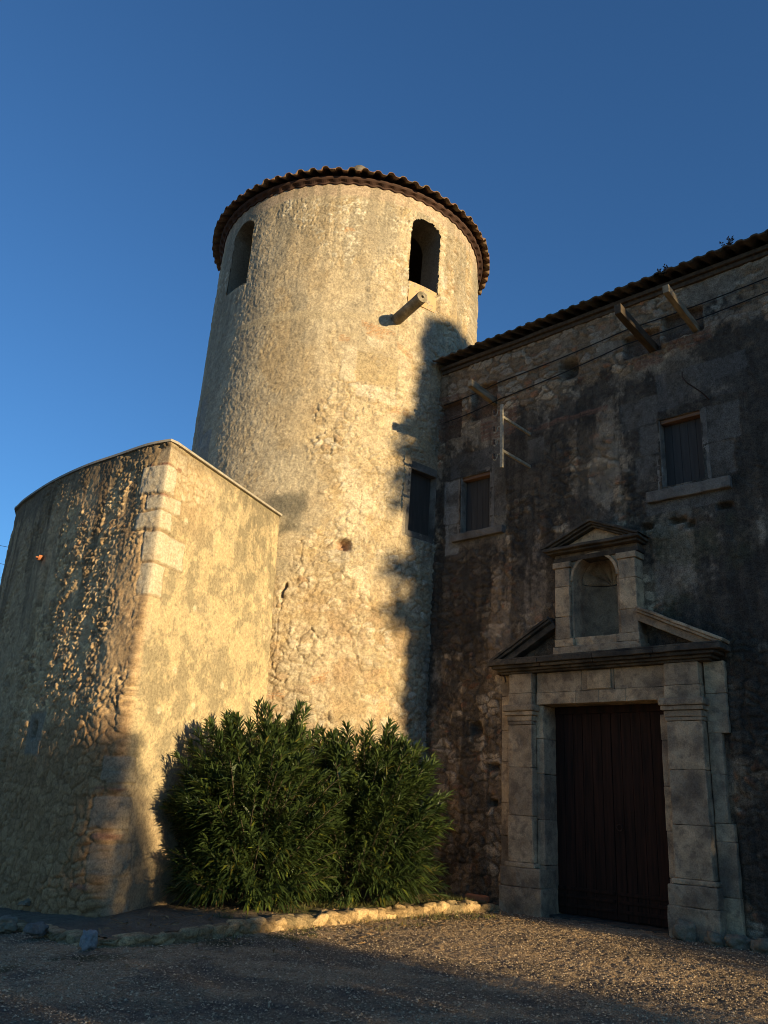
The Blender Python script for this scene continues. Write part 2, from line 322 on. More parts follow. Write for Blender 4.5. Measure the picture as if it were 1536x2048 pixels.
# flat bricks of the relieving arch and patches
for (a0, a1, zc, sl_) in [(10, 24, 11.66, -.012), (24, 31, 11.30, -.03), (12, 21, 11.46, -.008), (2, 6, 11.22, .0), (-9, -3, 3.45, 0), (4, 9, 3.75, .02), (43, 47, 13.25, 0), (24, 31, 9.70, 0), (1, 4, 14.1, 0)]:
    zz_ = z_ - zc - sl_ * (deg - a0); row = np.floor(zz_ / 0.05); bx_ = np.abs(((u_ + row * .13) / 0.26) % 1 - .5)
    m_ = sstep(a0 - .4, a0 + .4, deg + 2.5 * (n2 - .5)) * (1 - sstep(a1 - .4, a1 + .4, deg + 2.5 * (n2 - .5))) * sstep(-.09, -.07, zz_ + .03 * (n2 - .5)) * (1 - sstep(.07, .09, zz_ + .05 * (n2 - .5)))
    br = sstep(.12, .28, np.abs((zz_ / 0.05) % 1 - .5) * -1 + .5) * (1 - sstep(.44, .48, bx_)) * m_ * sstep(.3, .5, fbm(u_ * 6, z_ * 9, 3, 91))
    col = mixc(col, (0.46, 0.25, 0.12), br * .8); disp += 0.012 * br - .006 * m_
pit = sstep(.62, .70, fbm(u_ * 8, z_ * 10, 4, 131, .6)) * (.35 + .65 * zone_rub) * (1 - top); disp = disp - .018 * pit
col = col * (.66 + .66 * fbm(u_ * 9 + 3, z_ * 11, 5, 133, .66))[:, None]; col = mixc(col, (0.34, 0.26, 0.16), sstep(.60, .68, fbm(u_ * 5 + 9, z_ * 6, 5, 135, .62)) * .5 * zone_rub)
col = mixc(col, (0.25, 0.215, 0.155), sstep(.50, .66, fbm(u_ * 5.5, z_ * .4, 5, 137, .6)) * sstep(10.5, 15.0, z_) * .6)
for (ac, zt, w_) in [(23, 11.8, .12), (34, 12.6, .5), (10.6, 6.4, .10), (41, 7.0, .5), (-47, 13.0, .5)]:
    col = mixc(col, (0.24, 0.205, 0.15), np.exp(-((u_ - D2(ac) + .1 * (n2 - .5)) / w_) ** 2) * sstep(zt - 1.6, zt - .1, z_) * (z_ < zt) * sstep(.42, .6, fbm(u_ * 11, z_ * .8, 4, 139)) * .7)
# mildew, right flank darker below the top
mil = rect(u_, z_, D2(-18), D2(-3.5), 6.62, 7.52, .10, .16, 95) * (.45 + .55 * sstep(.35, .6, fbm(u_ * 3, z_ * 2.2, 4, 97)))
col = mixc(col, (0.13, 0.12, 0.095), mil * .85)
col = mixc(col, (0.27, 0.245, 0.185), rect(u_, z_, D2(-22), D2(2), 5.6, 6.9, .25, .35, 99) * .5 * sstep(.4, .6, n1))
dark_m = sstep(38, 47, deg + 8 * (n2 - .5)) * (1 - sstep(10.5, 12.5, z_ + 1.5 * (n1 - .5)))
col = mixc(col, (0.15, 0.14, 0.115), dark_m * (.35 + .5 * n1))
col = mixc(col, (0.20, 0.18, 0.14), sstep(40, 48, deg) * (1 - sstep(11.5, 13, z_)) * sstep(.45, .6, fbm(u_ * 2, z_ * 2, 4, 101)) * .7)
# cracks
def crack(pts, w=0.02, depth=0.05):
    global disp, col
    best = np.full(len(u_), 9.0)
    uu = u_ + .05 * (fbm(u_ * 7, z_ * 7, 3, 111) - .5) * 2; vv = z_ + .05 * (fbm(u_ * 7 + 3, z_ * 7, 3, 113) - .5) * 2
    for (a, b) in zip(pts[:-1], pts[1:]):
        ax, ay, bx, by = D2(a[0]), a[1], D2(b[0]), b[1]; L2 = (bx - ax) ** 2 + (by - ay) ** 2
        t = np.clip(((uu - ax) * (bx - ax) + (vv - ay) * (by - ay)) / L2, 0, 1); best = np.minimum(best, np.hypot(uu - ax - t * (bx - ax), vv - ay - t * (by - ay)))
    m = 1 - sstep(w * .4, w * 1.3, best); disp = disp - depth * m; col = mixc(col, (0.20, 0.15, 0.10), m * .6)
crack([(-7.4, 5.62), (-7.9, 5.36)], .035, .12); crack([(-8.0, 5.3), (-8.6, 4.9), (-8.2, 4.6), (-8.9, 4.2), (-8.6, 3.8)], .008, .03)
crack([(-2, 4.5), (3, 4.75), (6, 4.55), (8, 4.7)], .012, .03); crack([(12, 4.9), (15, 4.7), (17, 4.4), (20, 4.0)], .014, .035); crack([(14.5, 7.9), (15.5, 7.4), (13, 7.0)], .005, .02)
crack([(8, 3.2), (12, 3.0), (16, 3.15)], .012, .03); crack([(30, 6.5), (32, 6.1), (35, 5.9)], .012, .03)
# little niche hole, slot
hole = np.exp(-(((deg - 10.6) / 2.2) ** 4 + ((z_ - 6.50) / .11) ** 4)); disp -= .24 * hole; col = mixc(col, (0.36, 0.20, 0.12), hole * .7)
slot = rect(u_, z_, D2(39.0), D2(40.3), 2.88, 3.2, .012, .008); disp -= .30 * slot
slit = rect(u_, z_, D2(40.6), D2(42.6), 12.58, 13.1, .012, .01); disp -= .13 * slit
# keep openings' rims clean
WIN_T = (33.6, 48.4, 7.04, 8.45)
def arch_in(d, z, a0, a1, z0, z1):
    ac = (a0 + a1) / 2; hw = np.radians((a1 - a0) / 2) * TR; x = np.radians(d - ac) * TR; zs = z1 - hw * .75
    return (np.abs(x) < hw) & (z > z0) & ((z < zs) | (((x / hw) ** 2 + ((z - zs) / (hw * .75)) ** 2) < 1))
OPEN = [(26.8, 41.2, 13.04, 14.92), (-54.0, -40.3, 13.06, 15.0), (120, 136, 13.05, 14.95), (-150, -134, 13.05, 14.95)]
rw = rect(u_, z_, D2(31.0), D2(52), 6.9, 8.68, .02, .02, 121); disp = disp * (1 - .8 * rw) + .004 * rw
col = mixc(col, (0.30, 0.265, 0.21), rw * .8)
col = mixc(col, (0.36, 0.28, 0.18), rect(u_, z_, D2(31.2), D2(52), 8.47, 8.95, .01, .015, 122) * .8)
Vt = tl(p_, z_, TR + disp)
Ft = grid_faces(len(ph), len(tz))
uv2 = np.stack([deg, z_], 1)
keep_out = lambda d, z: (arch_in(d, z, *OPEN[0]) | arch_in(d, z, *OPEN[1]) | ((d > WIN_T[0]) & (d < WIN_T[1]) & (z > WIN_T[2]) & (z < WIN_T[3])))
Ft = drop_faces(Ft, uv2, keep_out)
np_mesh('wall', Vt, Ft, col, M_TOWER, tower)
# arched openings: reveal tunnels
def arch_outline(a0, a1, z0, z1, n=14):
    ac = math.radians((a0 + a1) / 2); hw = math.radians((a1 - a0) / 2); zs = z1 - hw * TR * .75
    pts = [(ac - hw, z0), (ac - hw, (z0 + zs) / 2), (ac - hw, zs)]
    for i in range(1, n): t = math.pi * (1 - i / n); pts.append((ac + hw * math.cos(t), zs + hw * TR * .75 * math.sin(t)))
    return pts + [(ac + hw, zs), (ac + hw, (z0 + zs) / 2), (ac + hw, z0)]
for op in OPEN[:2]:
    o_ = arch_outline(*op); ac = math.radians((op[0] + op[1]) / 2); V = []; rs = [TR + .012, TR - .15, TR - .3, TR - .5, TR - .7]
    for r in rs:
        for (a, z) in o_:
            w = TR * math.sin(a - ac)                                   # parallel jambs
            q = (math.sin(ac) * math.sqrt(max(r * r - w * w, 0)) + math.cos(ac) * w + TLEAN * z, -math.cos(ac) * math.sqrt(max(r * r - w * w, 0)) + math.sin(ac) * w, z)
            k = mnoise.noise_vector(Vector(q) * 6) * .018; V.append((q[0] + k.x, q[1] + k.y, q[2] + k.z))
    n = len(o_); Fq = [(i * n + j, i * n + (j + 1) % n, (i + 1) * n + (j + 1) % n, (i + 1) * n + j) for i in range(len(rs) - 1) for j in range(n)]
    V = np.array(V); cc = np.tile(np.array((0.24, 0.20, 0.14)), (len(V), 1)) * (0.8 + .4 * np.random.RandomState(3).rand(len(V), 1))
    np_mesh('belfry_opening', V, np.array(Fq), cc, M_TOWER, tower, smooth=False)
# interior chamber
bm = bmesh.new()
rings = [[bm.verts.new((TLEAN * z + (TR - .62) * math.sin(a), -(TR - .62) * math.cos(a), z)) for a in np.linspace(0, 2 * math.pi, 49)[:-1]] for z in (12.7, 15.35)]
for k in range(48):
    a = math.degrees(2 * math.pi * (k + .5) / 48); a = a - 360 if a > 180 else a
    if not any(o[0] - 4 < a < o[1] + 4 for o in OPEN[:2]): bm.faces.new((rings[0][k], rings[0][(k + 1) % 48], rings[1][(k + 1) % 48], rings[1][k]))
bm.faces.new(rings[0]); bm.faces.new(rings[1])
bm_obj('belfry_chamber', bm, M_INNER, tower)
# smooth orange sill panel under the right opening
def tower_patch(name, a0, a1, z0, z1, r0, r1, mat, parent, n=8):
    bm = bmesh.new(); As = np.radians(np.linspace(a0, a1, n)); V = []
    for a in As:
        V.append([bm.verts.new(tuple(tl(np.array(a), np.array(z), r))) for (z, r) in ((z0, r0), (z0, r1), (z1, r1), (z1, r0))])
    for i in range(n - 1):
        for k in range(4): bm.faces.new((V[i][k], V[i + 1][k], V[i + 1][(k + 1) % 4], V[i][(k + 1) % 4]))
    bm.faces.new(V[0][::-1]); bm.faces.new(V[-1]); bmesh.ops.recalc_face_normals(bm, faces=bm.faces[:])
    return bm_obj(name, bm, mat, parent)
tower_patch('opening_sill', 27.2, 40.4, 12.50, 13.05, TR - .45, TR + .03, M_RENDER, tower)
# rectangular window next to the house
bm = bmesh.new()
aw0, aw1, zw0, zw1 = WIN_T
def rad_box(bm, a0, a1, z0, z1, r0, r1):
    As = [math.radians(a) for a in np.linspace(a0, a1, 6)]; V = []
    for a in As: V.append([bm.verts.new(tuple(tl(np.array(a), np.array(z), r))) for (z, r) in ((z0, r0), (z0, r1), (z1, r1), (z1, r0))])
    for i in range(5):
        for k in range(4): bm.faces.new((V[i][k], V[i + 1][k], V[i + 1][(k + 1) % 4], V[i][(k + 1) % 4]))
    bm.faces.new(V[0][::-1]); bm.faces.new(V[-1])
rad_box(bm, aw0 - 1.2, aw0, zw0 - .1, zw1 + .1, TR - .30, TR + .010)
rad_box(bm, aw1 - 2.6, aw1 + 2, zw0 - .1, zw1 + .1, TR - .30, TR + .012)
rad_box(bm, aw0, aw1 - 2.6, zw1 - .0, zw1 + .17, TR - .30, TR + .022)
rad_box(bm, aw0, aw1 - 2.6, zw0 - .12, zw0 + .01, TR - .30, TR + .016)
bmesh.ops.recalc_face_normals(bm, faces=bm.faces[:])
twin = bm_obj('window', bm, M_ASHLAR, tower)
tower_patch('shutter', aw0 - .1, aw1 - 2.5, zw0, zw1 + .01, TR - .32, TR - .15, M_SHUT, twin)
# stone spout
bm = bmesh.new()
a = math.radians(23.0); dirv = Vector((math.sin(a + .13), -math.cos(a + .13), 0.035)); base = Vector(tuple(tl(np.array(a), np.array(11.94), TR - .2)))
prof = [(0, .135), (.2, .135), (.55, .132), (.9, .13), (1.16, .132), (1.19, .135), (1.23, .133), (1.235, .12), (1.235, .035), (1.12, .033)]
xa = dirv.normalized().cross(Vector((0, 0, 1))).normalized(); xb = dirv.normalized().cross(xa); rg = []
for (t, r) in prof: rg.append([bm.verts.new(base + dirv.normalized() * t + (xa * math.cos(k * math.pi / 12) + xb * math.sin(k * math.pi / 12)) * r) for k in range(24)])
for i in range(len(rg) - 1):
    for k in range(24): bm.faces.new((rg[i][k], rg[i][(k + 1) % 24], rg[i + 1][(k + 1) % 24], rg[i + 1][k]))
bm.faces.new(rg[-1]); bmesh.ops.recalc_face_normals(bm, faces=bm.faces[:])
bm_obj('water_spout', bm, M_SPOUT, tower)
# eave ring; its wavy lower edge draws the tiles' scalloped shadow
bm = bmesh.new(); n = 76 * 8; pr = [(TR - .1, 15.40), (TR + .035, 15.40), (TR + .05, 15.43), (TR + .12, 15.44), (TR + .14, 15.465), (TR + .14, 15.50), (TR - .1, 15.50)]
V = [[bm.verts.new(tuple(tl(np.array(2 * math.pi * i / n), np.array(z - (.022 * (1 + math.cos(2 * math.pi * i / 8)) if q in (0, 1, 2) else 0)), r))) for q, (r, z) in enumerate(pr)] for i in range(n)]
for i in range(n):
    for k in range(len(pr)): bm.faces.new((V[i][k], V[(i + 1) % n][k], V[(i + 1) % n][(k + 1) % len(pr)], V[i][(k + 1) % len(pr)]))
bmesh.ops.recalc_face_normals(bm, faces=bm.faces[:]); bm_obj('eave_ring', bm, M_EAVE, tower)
# conical roof of barrel tiles
def wave(t):                                                            # cover tile / channel tile profile
    t = t % 1.0; return np.where(t < .5, np.sqrt(np.maximum(0, 1 - ((t - .25) / .25) ** 2)), -np.sqrt(np.maximum(0, 1 - ((t - .75) / .25) ** 2)) * .75)
NT, RIM = 76, TR + .335
nphi = NT * 16; rr_ = [RIM]; crs = []
rad_s = np.linspace(RIM, .12, 34)
ang = np.arange(nphi) / nphi * 2 * math.pi; rs_ = np.random.RandomState(5); jit = rs_.rand(NT) * .03; jz = (rs_.rand(NT) - .5) * .03
tid = (np.arange(nphi) // 16)
VV = []
for layer in (0, 1):
    for i, r in enumerate(rad_s):
        amp = .050 * min(1, max(.25, r / RIM * 1.15)) - (.018 if layer else 0) * 0
        step = .018 * (1 - (i % 3) / 2.0) if i else .012
        zz_ = 15.545 + (RIM - r) * math.tan(math.radians(27)) + wave(np.arange(nphi) / 16.0) * amp + step - layer * .018 + jz[tid] * (1 if i < 4 else .5)
        rj = r + (jit[tid] - .015) * (1 if i == 0 else 0)
        VV.append(np.stack([TLEAN * 15.5 + rj * np.sin(ang), -rj * np.cos(ang), zz_], 1))
VV = np.concatenate(VV); nr = len(rad_s)
def ring_faces(off, flip):
    i = (np.arange(nr - 1)[:, None] * nphi + off); k = np.arange(nphi)[None, :]; k2 = (k + 1) % nphi
    f = np.stack([i + k, i + k2, i + nphi + k2, i + nphi + k], -1).reshape(-1, 4); return f[:, ::-1] if flip else f
k = np.arange(nphi); k2 = (k + 1) % nphi; o2 = nr * nphi
edge = np.stack([k, o2 + k, o2 + k2, k2], 1)
roof = np_mesh('roof', VV, np.concatenate([ring_faces(0, False), ring_faces(o2, True), edge]), None, M_TILE, tower, smooth=False)
bm = bmesh.new(); fp = [(.20, 17.1), (.20, 17.6), (.14, 17.7), (.12, 18.5), (.17, 18.56), (.25, 18.62), (.28, 18.72), (.26, 18.83), (.20, 18.92), (.10, 18.97), (.0, 18.98)]
rg = [[bm.verts.new((TLEAN * 15.5 + .02 + r * math.cos(q * math.pi / 10), r * math.sin(q * math.pi / 10), z)) for q in range(20)] for (r, z) in fp]
for i in range(len(rg) - 1):
    for q in range(20): bm.faces.new((rg[i][q], rg[i][(q + 1) % 20], rg[i + 1][(q + 1) % 20], rg[i + 1][q]))
bmesh.ops.remove_doubles(bm, verts=bm.verts[:], dist=1e-4); bm_obj('finial', bm, M_ASHLAR, roof, smooth=True)

# ------------------------------------------------------------------ bastion
bast = empty('stone_bastion', (-3.5, 12.5, 0), 0, 'low rounded rubble bastion with one flat ochre plastered side and a thin pale coping', 'bastion wall')
BO = np.array([-3.5, 12.5])
BT = 7.03
path = np.array([(-7.2, 19.2), (-7.85, 17.6), (-7.75, 16.66), (-7.56, 16.32), (-7.14, 15.75), (-6.27, 14.74), (-5.38, 13.87), (-4.61, 13.25), (-3.97, 12.74), (-3.54, 12.50)])
# Catmull-Rom through the curved side, straight flat side afterwards
def crom(P, n=24):
    Q = np.vstack([2 * P[0] - P[1], P, 2 * P[-1] - P[-2]]); out = []
    for i in range(1, len(Q) - 2):
        for t in np.linspace(0, 1, n, endpoint=False):
            a, b, c, d = Q[i - 1], Q[i], Q[i + 1], Q[i + 2]
            out.append(.5 * ((2 * b) + (c - a) * t + (2 * a - 5 * b + 4 * c - d) * t * t + (3 * b - a - 3 * c + d) * t ** 3))
    return np.array(out + [P[-1]])
cur = crom(path); flat = np.array([(-3.54, 12.50), (-2.12, 15.98), (-1.85, 16.65)])
full = np.vstack([cur, flat[1:]])
sl_ = np.concatenate([[0], np.cumsum(np.hypot(*np.diff(full, axis=0).T))]); S_C = sl_[len(cur) - 1]; S_E = sl_[-1]
su = np.concatenate([np.arange(0, S_C - 5.6, .06), np.arange(S_C - 5.6, S_C, .0185), np.arange(S_C, S_E, .0185)])
BX = np.interp(su, sl_, full[:, 0]); BY = np.interp(su, sl_, full[:, 1])
e_ = .05
tx = np.interp(su + e_, sl_, full[:, 0]) - np.interp(su - e_, sl_, full[:, 0]); ty = np.interp(su + e_, sl_, full[:, 1]) - np.interp(su - e_, sl_, full[:, 1])
ln = np.hypot(tx, ty); nx, ny = ty / ln, -tx / ln
bz = np.arange(-.6, BT + .001, .0185)
S2, Z2 = np.meshgrid(su - S_C, bz, indexing='ij'); s_, z_ = S2.ravel(), Z2.ravel()
onflat = s_ > 0
f1_, = [fbm(s_ * 1.3, z_ * 1.3, 5, 201)]
n2 = fbm(s_ * 4, z_ * 4, 4, 203); n3 = fbm(s_ * .6, z_ * .6, 3, 205)
h_a, r_a, e_a = rubble(s_, z_, .115, .085, 211, .32); h_b, r_b, e_b = rubble(s_, z_, .20, .135, 213, .3); h_c, r_c, e_c = rubble(s_, z_, .085, .085, 217); h_a = sstep(0, .55, e_a) * (.35 + .65 * h_a); h_c = sstep(0, .6, e_c)
low = 1 - sstep(2.0, 3.2, z_ + .8 * (f1_ - .5))
# plaster remains on the curved side
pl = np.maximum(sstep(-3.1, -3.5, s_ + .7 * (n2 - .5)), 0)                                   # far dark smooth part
pl2 = sstep(.50, .60, fbm(s_ * 1.2 + 5, z_ * .55, 4, 221) + .22 * rect(s_, z_, -.95, 0.05, 2.4, 5.4, .3, .3, 223) - .2 * rect(s_, z_, -2.6, -1.1, 3.0, 6.7, .3, .2, 225))
pl2 *= (1 - low * .8)
mx = sstep(.44, .56, fbm(s_ * 1.6 + 4, z_ * 1.6, 4, 219)); fillm = sstep(.36, .56, fbm(s_ * 3.1, z_ * 3.1, 5, 227, .6)); rubh = ((.030 * h_b * mx + .024 * h_a * (1 - mx)) * (.30 + .70 * fillm) + .012 * h_c * fillm + .020 * (fbm(s_ * 9, z_ * 8, 4, 229, .62) - .5)) * (1 - low) + .032 * h_b * low
rubh = rubh * (.55 + .9 * sstep(.3, .7, n3))
dC = rubh * (1 - np.maximum(pl * .30, pl2 * .55)) + .02 * pl2 + .018 * (n2 - .5) + .03 * (n3 - .5) + .012 * (fbm(s_ * 16, z_ * 16, 3, 207) - .5)
dF = .008 * (n2 - .5) + .03 * (n3 - .5) + .002 * h_c
exF = sstep(.55, .8, fbm(s_ * 1.5, z_ * 1.5 + 7, 4, 231) + .25 * sstep(5.6, 6.4, z_) * (1 - sstep(.5, 1.5, s_)) - .08); dF = dF * (1 - exF) + (.022 * h_b - .008) * exF
colC = np.tile(np.array((0.36, 0.29, 0.195)), (len(s_), 1)); colC = mixc(colC, (0.54, 0.45, 0.31), sstep(.4, .9, r_a)); colC = mixc(colC, (0.20, 0.165, 0.125), sstep(.35, .05, r_a))
colC = mixc(colC, (0.36, 0.22, 0.13), sstep(.93, .97, r_c) * .8); colC = mixc(colC, (0.25, 0.215, 0.16), (1 - sstep(.05, .2, e_a)) * .7)
cB = mixc(np.tile(np.array((0.24, 0.20, 0.145)), (len(s_), 1)), (0.33, 0.29, 0.22), r_b); cB = mixc(cB, (0.16, 0.135, 0.10), (1 - sstep(.04, .2, e_b)) * .7); colC = mixc(colC, cB * np.array([.92, .74, .60]), low)
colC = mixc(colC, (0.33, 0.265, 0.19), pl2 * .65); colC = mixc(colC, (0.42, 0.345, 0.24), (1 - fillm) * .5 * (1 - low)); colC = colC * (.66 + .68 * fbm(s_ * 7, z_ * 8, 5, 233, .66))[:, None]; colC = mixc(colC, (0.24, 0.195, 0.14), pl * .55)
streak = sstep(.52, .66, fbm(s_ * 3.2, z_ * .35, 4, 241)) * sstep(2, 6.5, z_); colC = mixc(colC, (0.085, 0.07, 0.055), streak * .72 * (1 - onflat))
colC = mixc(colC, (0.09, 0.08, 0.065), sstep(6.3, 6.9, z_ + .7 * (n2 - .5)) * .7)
colF = np.tile(np.array((0.52, 0.42, 0.255)), (len(s_), 1)); colF = mixc(colF, (0.56, 0.445, 0.265), sstep(.45, .65, fbm(s_ * 2.6, z_ * 2.6, 4, 251)) * .8)
mold = sstep(.45, .60, fbm(s_ * 3.0, z_ * 2.6, 8, 253, .76)); colF = mixc(colF, (0.235, 0.205, 0.14), mold * .68)
mold2 = sstep(.50, .66, fbm(s_ * 3.2, z_ * .5, 4, 255)) * sstep(4.4, 6.4, z_); colF = mixc(colF, (0.23, 0.195, 0.13), mold2 * .75 * (.45 + .55 * mold)); colF = mixc(colF, (0.44, 0.31, 0.17), sstep(5.2, 6.2, z_ + .5 * (n2 - .5)) * (1 - sstep(.7, 1.7, s_)) * .6); colF = colF * (.86 + .3 * fbm(s_ * 12, z_ * 12, 4, 259))[:, None] * .93
colF = mixc(colF, (0.56, 0.46, 0.31), exF * sstep(.1, .3, e_b) * .6); colF = mixc(colF, (0.17, 0.145, 0.10), sstep(6.75, 6.95, z_ + .3 * (n2 - .5)) * .5)
colF = mixc(colF, (0.60, 0.52, 0.37), sstep(.85, .95, voro(s_ / .35, z_ / .35, 257)[2]) * (1 - sstep(.1, .22, voro(s_ / .35, z_ / .35, 257)[0])) * .8)
spl = sstep(2.0, 1.2, z_ + .6 * (n2 - .5)); colF = mixc(colF, (0.33, 0.24, 0.15), spl * .6)
colC = colC * np.array([1.42, 1.20, .94]); fm = sstep(-.02, .02, s_)
dB = dC * (1 - fm) + dF * fm; cBt = colC * (1 - fm[:, None]) + colF * fm[:, None]
# pale quoins up the corner
rs_ = np.random.RandomState(9)
for (z0, z1, a0, a1, out) in [(6.16, 6.62, -.52, .20, .035), (5.86, 6.10, -.30, .46, .025), (5.52, 5.82, -.44, .22, .035), (4.98, 5.48, -.20, .66, .03), (4.45, 4.95, -.16, .20, .02), (6.66, 6.95, -.20, .5, .0), (1.1, 1.5, -.3, .1, .02), (.5, .9, -.2, .2, .02), (1.7, 2.05, -.26, .1, .02)]:
    m_ = rect(s_, z_, a0, a1, z0, z1, .02, .055, int(z0 * 50)); m_ = m_ * (.68 + .32 * sstep(.34, .48, fbm(s_ * 6, z_ * 6, 4, int(z0 * 90)))); q = .5 + .5 * (z0 > 3)
    dB = dB * (1 - .8 * m_) + out * m_ + .01 * (n2 - .5) * m_
    jn = rect(s_, z_, a0 - .03, a1 + .03, z0 - .03, z1 + .03, .012, .03, int(z0 * 50)) * (1 - m_); dB -= .018 * jn; cBt = mixc(cBt, (0.25, 0.18, 0.11), jn * .55 * (z0 > 3)); cBt = mixc(cBt, (0.55, 0.475, 0.35) if z0 > 4 else (0.32, 0.27, 0.20), m_ * (.95 if z0 > 3 else .5) * (.3 if z0 > 6.64 else 1))
for (z0, z1, a0, a1) in [(6.62, 6.68, -.35, .35), (6.08, 6.13, -.2, .1), (1.55, 1.62, -.3, .05), (.95, 1.02, -.45, .05), (.3, .36, -.4, .1), (1.25, 1.3, -.5, -.25)]:
    m_ = rect(s_, z_, a0, a1, z0, z1, .012, .02, int(z0 * 77)); m_ = m_ * sstep(.42, .56, fbm(s_ * 7, z_ * 9, 3, 263)); cBt = mixc(cBt, (0.29, 0.14, 0.09), m_ * .75); dB += .010 * m_
# ridge crease on the far dark side and a patched round hole
cre = np.exp(-((s_ + 3.05 + .12 * (7 - z_) * .4 + .08 * (n2 - .5)) / .09) ** 2) * sstep(6.3, 5.0, z_); dB -= .07 * cre
hz = rect(s_, z_, -2.6, -2.05, 2.05, 2.75, .03, .04, 261); dB = dB * (1 - .8 * hz) + .004 * hz; cBt = mixc(cBt, (0.25, 0.215, 0.16), hz * .8)
hh = np.exp(-(((s_ + 2.36) / .085) ** 4 + ((z_ - 2.45) / .12) ** 4)); dB -= .16 * hh
NXg = np.repeat(nx, len(bz)); NYg = np.repeat(ny, len(bz)); BXg = np.repeat(BX, len(bz)); BYg = np.repeat(BY, len(bz))
batter = np.clip(BT - z_, 0, 8) * .030 * sstep(-3.2, -.6, s_)
off = dB + batter
Vb = np.stack([BXg + NXg * off - BO[0], BYg + NYg * off - BO[1], z_], 1)
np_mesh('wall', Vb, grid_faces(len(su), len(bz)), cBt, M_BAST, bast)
# coping and terrace
def offset_path(d):
    return np.stack([BX + nx * d, BY + ny * d], 1) - BO
pk = np.r_[0:len(su):6, len(su) - 1]
o1, o0 = offset_path(.055)[pk], offset_path(-.28)[pk]
bm = bmesh.new(); V = []
for i in range(len(pk)): V.append([bm.verts.new((*o1[i], BT)), bm.verts.new((*o1[i], BT + .042)), bm.verts.new((*o0[i], BT + .042)), bm.verts.new((*o0[i], BT))])
for i in range(len(V) - 1):
    for k in range(4): bm.faces.new((V[i][k], V[i + 1][k], V[i + 1][(k + 1) % 4], V[i][(k + 1) % 4]))
bm.faces.new(V[0]); bm.faces.new(V[-1][::-1]); bmesh.ops.recalc_face_normals(bm, faces=bm.faces[:]); bm_obj('coping', bm, M_COPING, bast)
bm = bmesh.new(); vs = [bm.verts.new((*p, BT - .02)) for p in offset_path(-.1)[pk]]; bm.faces.new(vs); bmesh.ops.triangulate(bm, faces=bm.faces[:]); bm_obj('terrace', bm, M_COPING, bast)
# red clay weep tile
bm = bmesh.new(); iw = int(np.argmin(np.abs(su - S_C + 3.38))); wp = Vector((BX[iw] - BO[0], BY[iw] - BO[1], 5.55)); wd = Vector((nx[iw], ny[iw], -.12)); wt = Vector((-ny[iw], nx[iw], 0))
rg = [[bm.verts.new(wp + wd * t + wt * .075 * math.cos(q) + Vector((0, 0, 1)) * r * (math.sin(q))) for (q, r) in [(math.pi + math.pi * i / 8, .085) for i in range(9)] + [(2 * math.pi - math.pi * i / 8, .068) for i in range(9)]] for t in (-.05, .11)]
for k in range(18): bm.faces.new((rg[0][k], rg[0][(k + 1) % 18], rg[1][(k + 1) % 18], rg[1][k]))
bm.faces.new(rg[1]); bmesh.ops.recalc_face_normals(bm, faces=bm.faces[:]); tag(bm_obj('drain_tile', bm, M_BRICK, bast), 'orange clay drain tile sticking out of the rounded wall')

# ------------------------------------------------------------------ house
HM = Vector((3.911, 14.381, 0)); HROT = math.atan2(-.6820, .7314)
house = empty('manor_house', HM, HROT, 'long two storey old stone house front in shade with a carved doorway', 'house')
EZ = 11.16
hx = np.concatenate([np.arange(-4.5, 3.9, .0205), np.arange(3.9, 9.51, .12)]); hz_ = np.arange(-.4, EZ + .001, .0205)
HX, HZ = np.meshgrid(hx, hz_, indexing='ij'); x_, z_ = HX.ravel(), HZ.ravel()
n1 = fbm(x_ * .9, z_ * .9, 5, 301); n2 = fbm(x_ * 4, z_ * 4, 4, 303); n3 = fbm(x_ * .5, z_ * .5, 3, 305)
h_a, r_a, e_a = rubble(x_, z_, .30, .17, 311); h_b, r_b, e_b = rubble(x_, z_, .15, .10, 313)
plz = sstep(.40, .62, fbm(x_ * 1.1, z_ * 1.0, 6, 321, .6) - .03 + .30 * sstep(.6, 2.2, x_) * sstep(4.2, 5.5, z_) + .14 * sstep(7, 8.6, z_) * (1 - sstep(9.2, 9.8, z_)) - .22 * sstep(9.3, 9.9, z_) - .16 * rect(x_, z_, -4.5, -1.6, 0, 8, .5, .3))
d_ = (.040 * h_a + .022 * h_b) * (1 - .80 * plz) + .030 * (n2 - .5) + .05 * (n3 - .5) + .012 * plz + .02 * (fbm(x_ * 11, z_ * 11, 3, 307) - .5)
st = mixc(np.tile(np.array((0.165, 0.135, 0.10)), (len(x_), 1)), (0.36, 0.315, 0.245), sstep(.40, .95, r_a)); st = mixc(st, (0.24, 0.12, 0.07), sstep(.88, .95, r_b) * .7)
ch = mixc(np.tile(np.array((0.135, 0.110, 0.082)), (len(x_), 1)), st, sstep(.05, .25, e_a)); 
pc = mixc(np.tile(np.array((0.125, 0.118, 0.105)), (len(x_), 1)), (0.19, 0.178, 0.155), sstep(.35, .65, fbm(x_ * 1.8, z_ * 1.8, 4, 331)))
pc = mixc(pc, st, sstep(.55, .75, fbm(x_ * 3.2, z_ * 4.5, 5, 333, .6)) * sstep(.1, .3, e_a) * .6); hc = ch * (1 - plz[:, None]) + pc * plz[:, None]; hc = hc * np.array([1.50, 1.30, 1.08]) * (.62 + .76 * fbm(x_ * 6, z_ * 7, 5, 335, .65))[:, None]
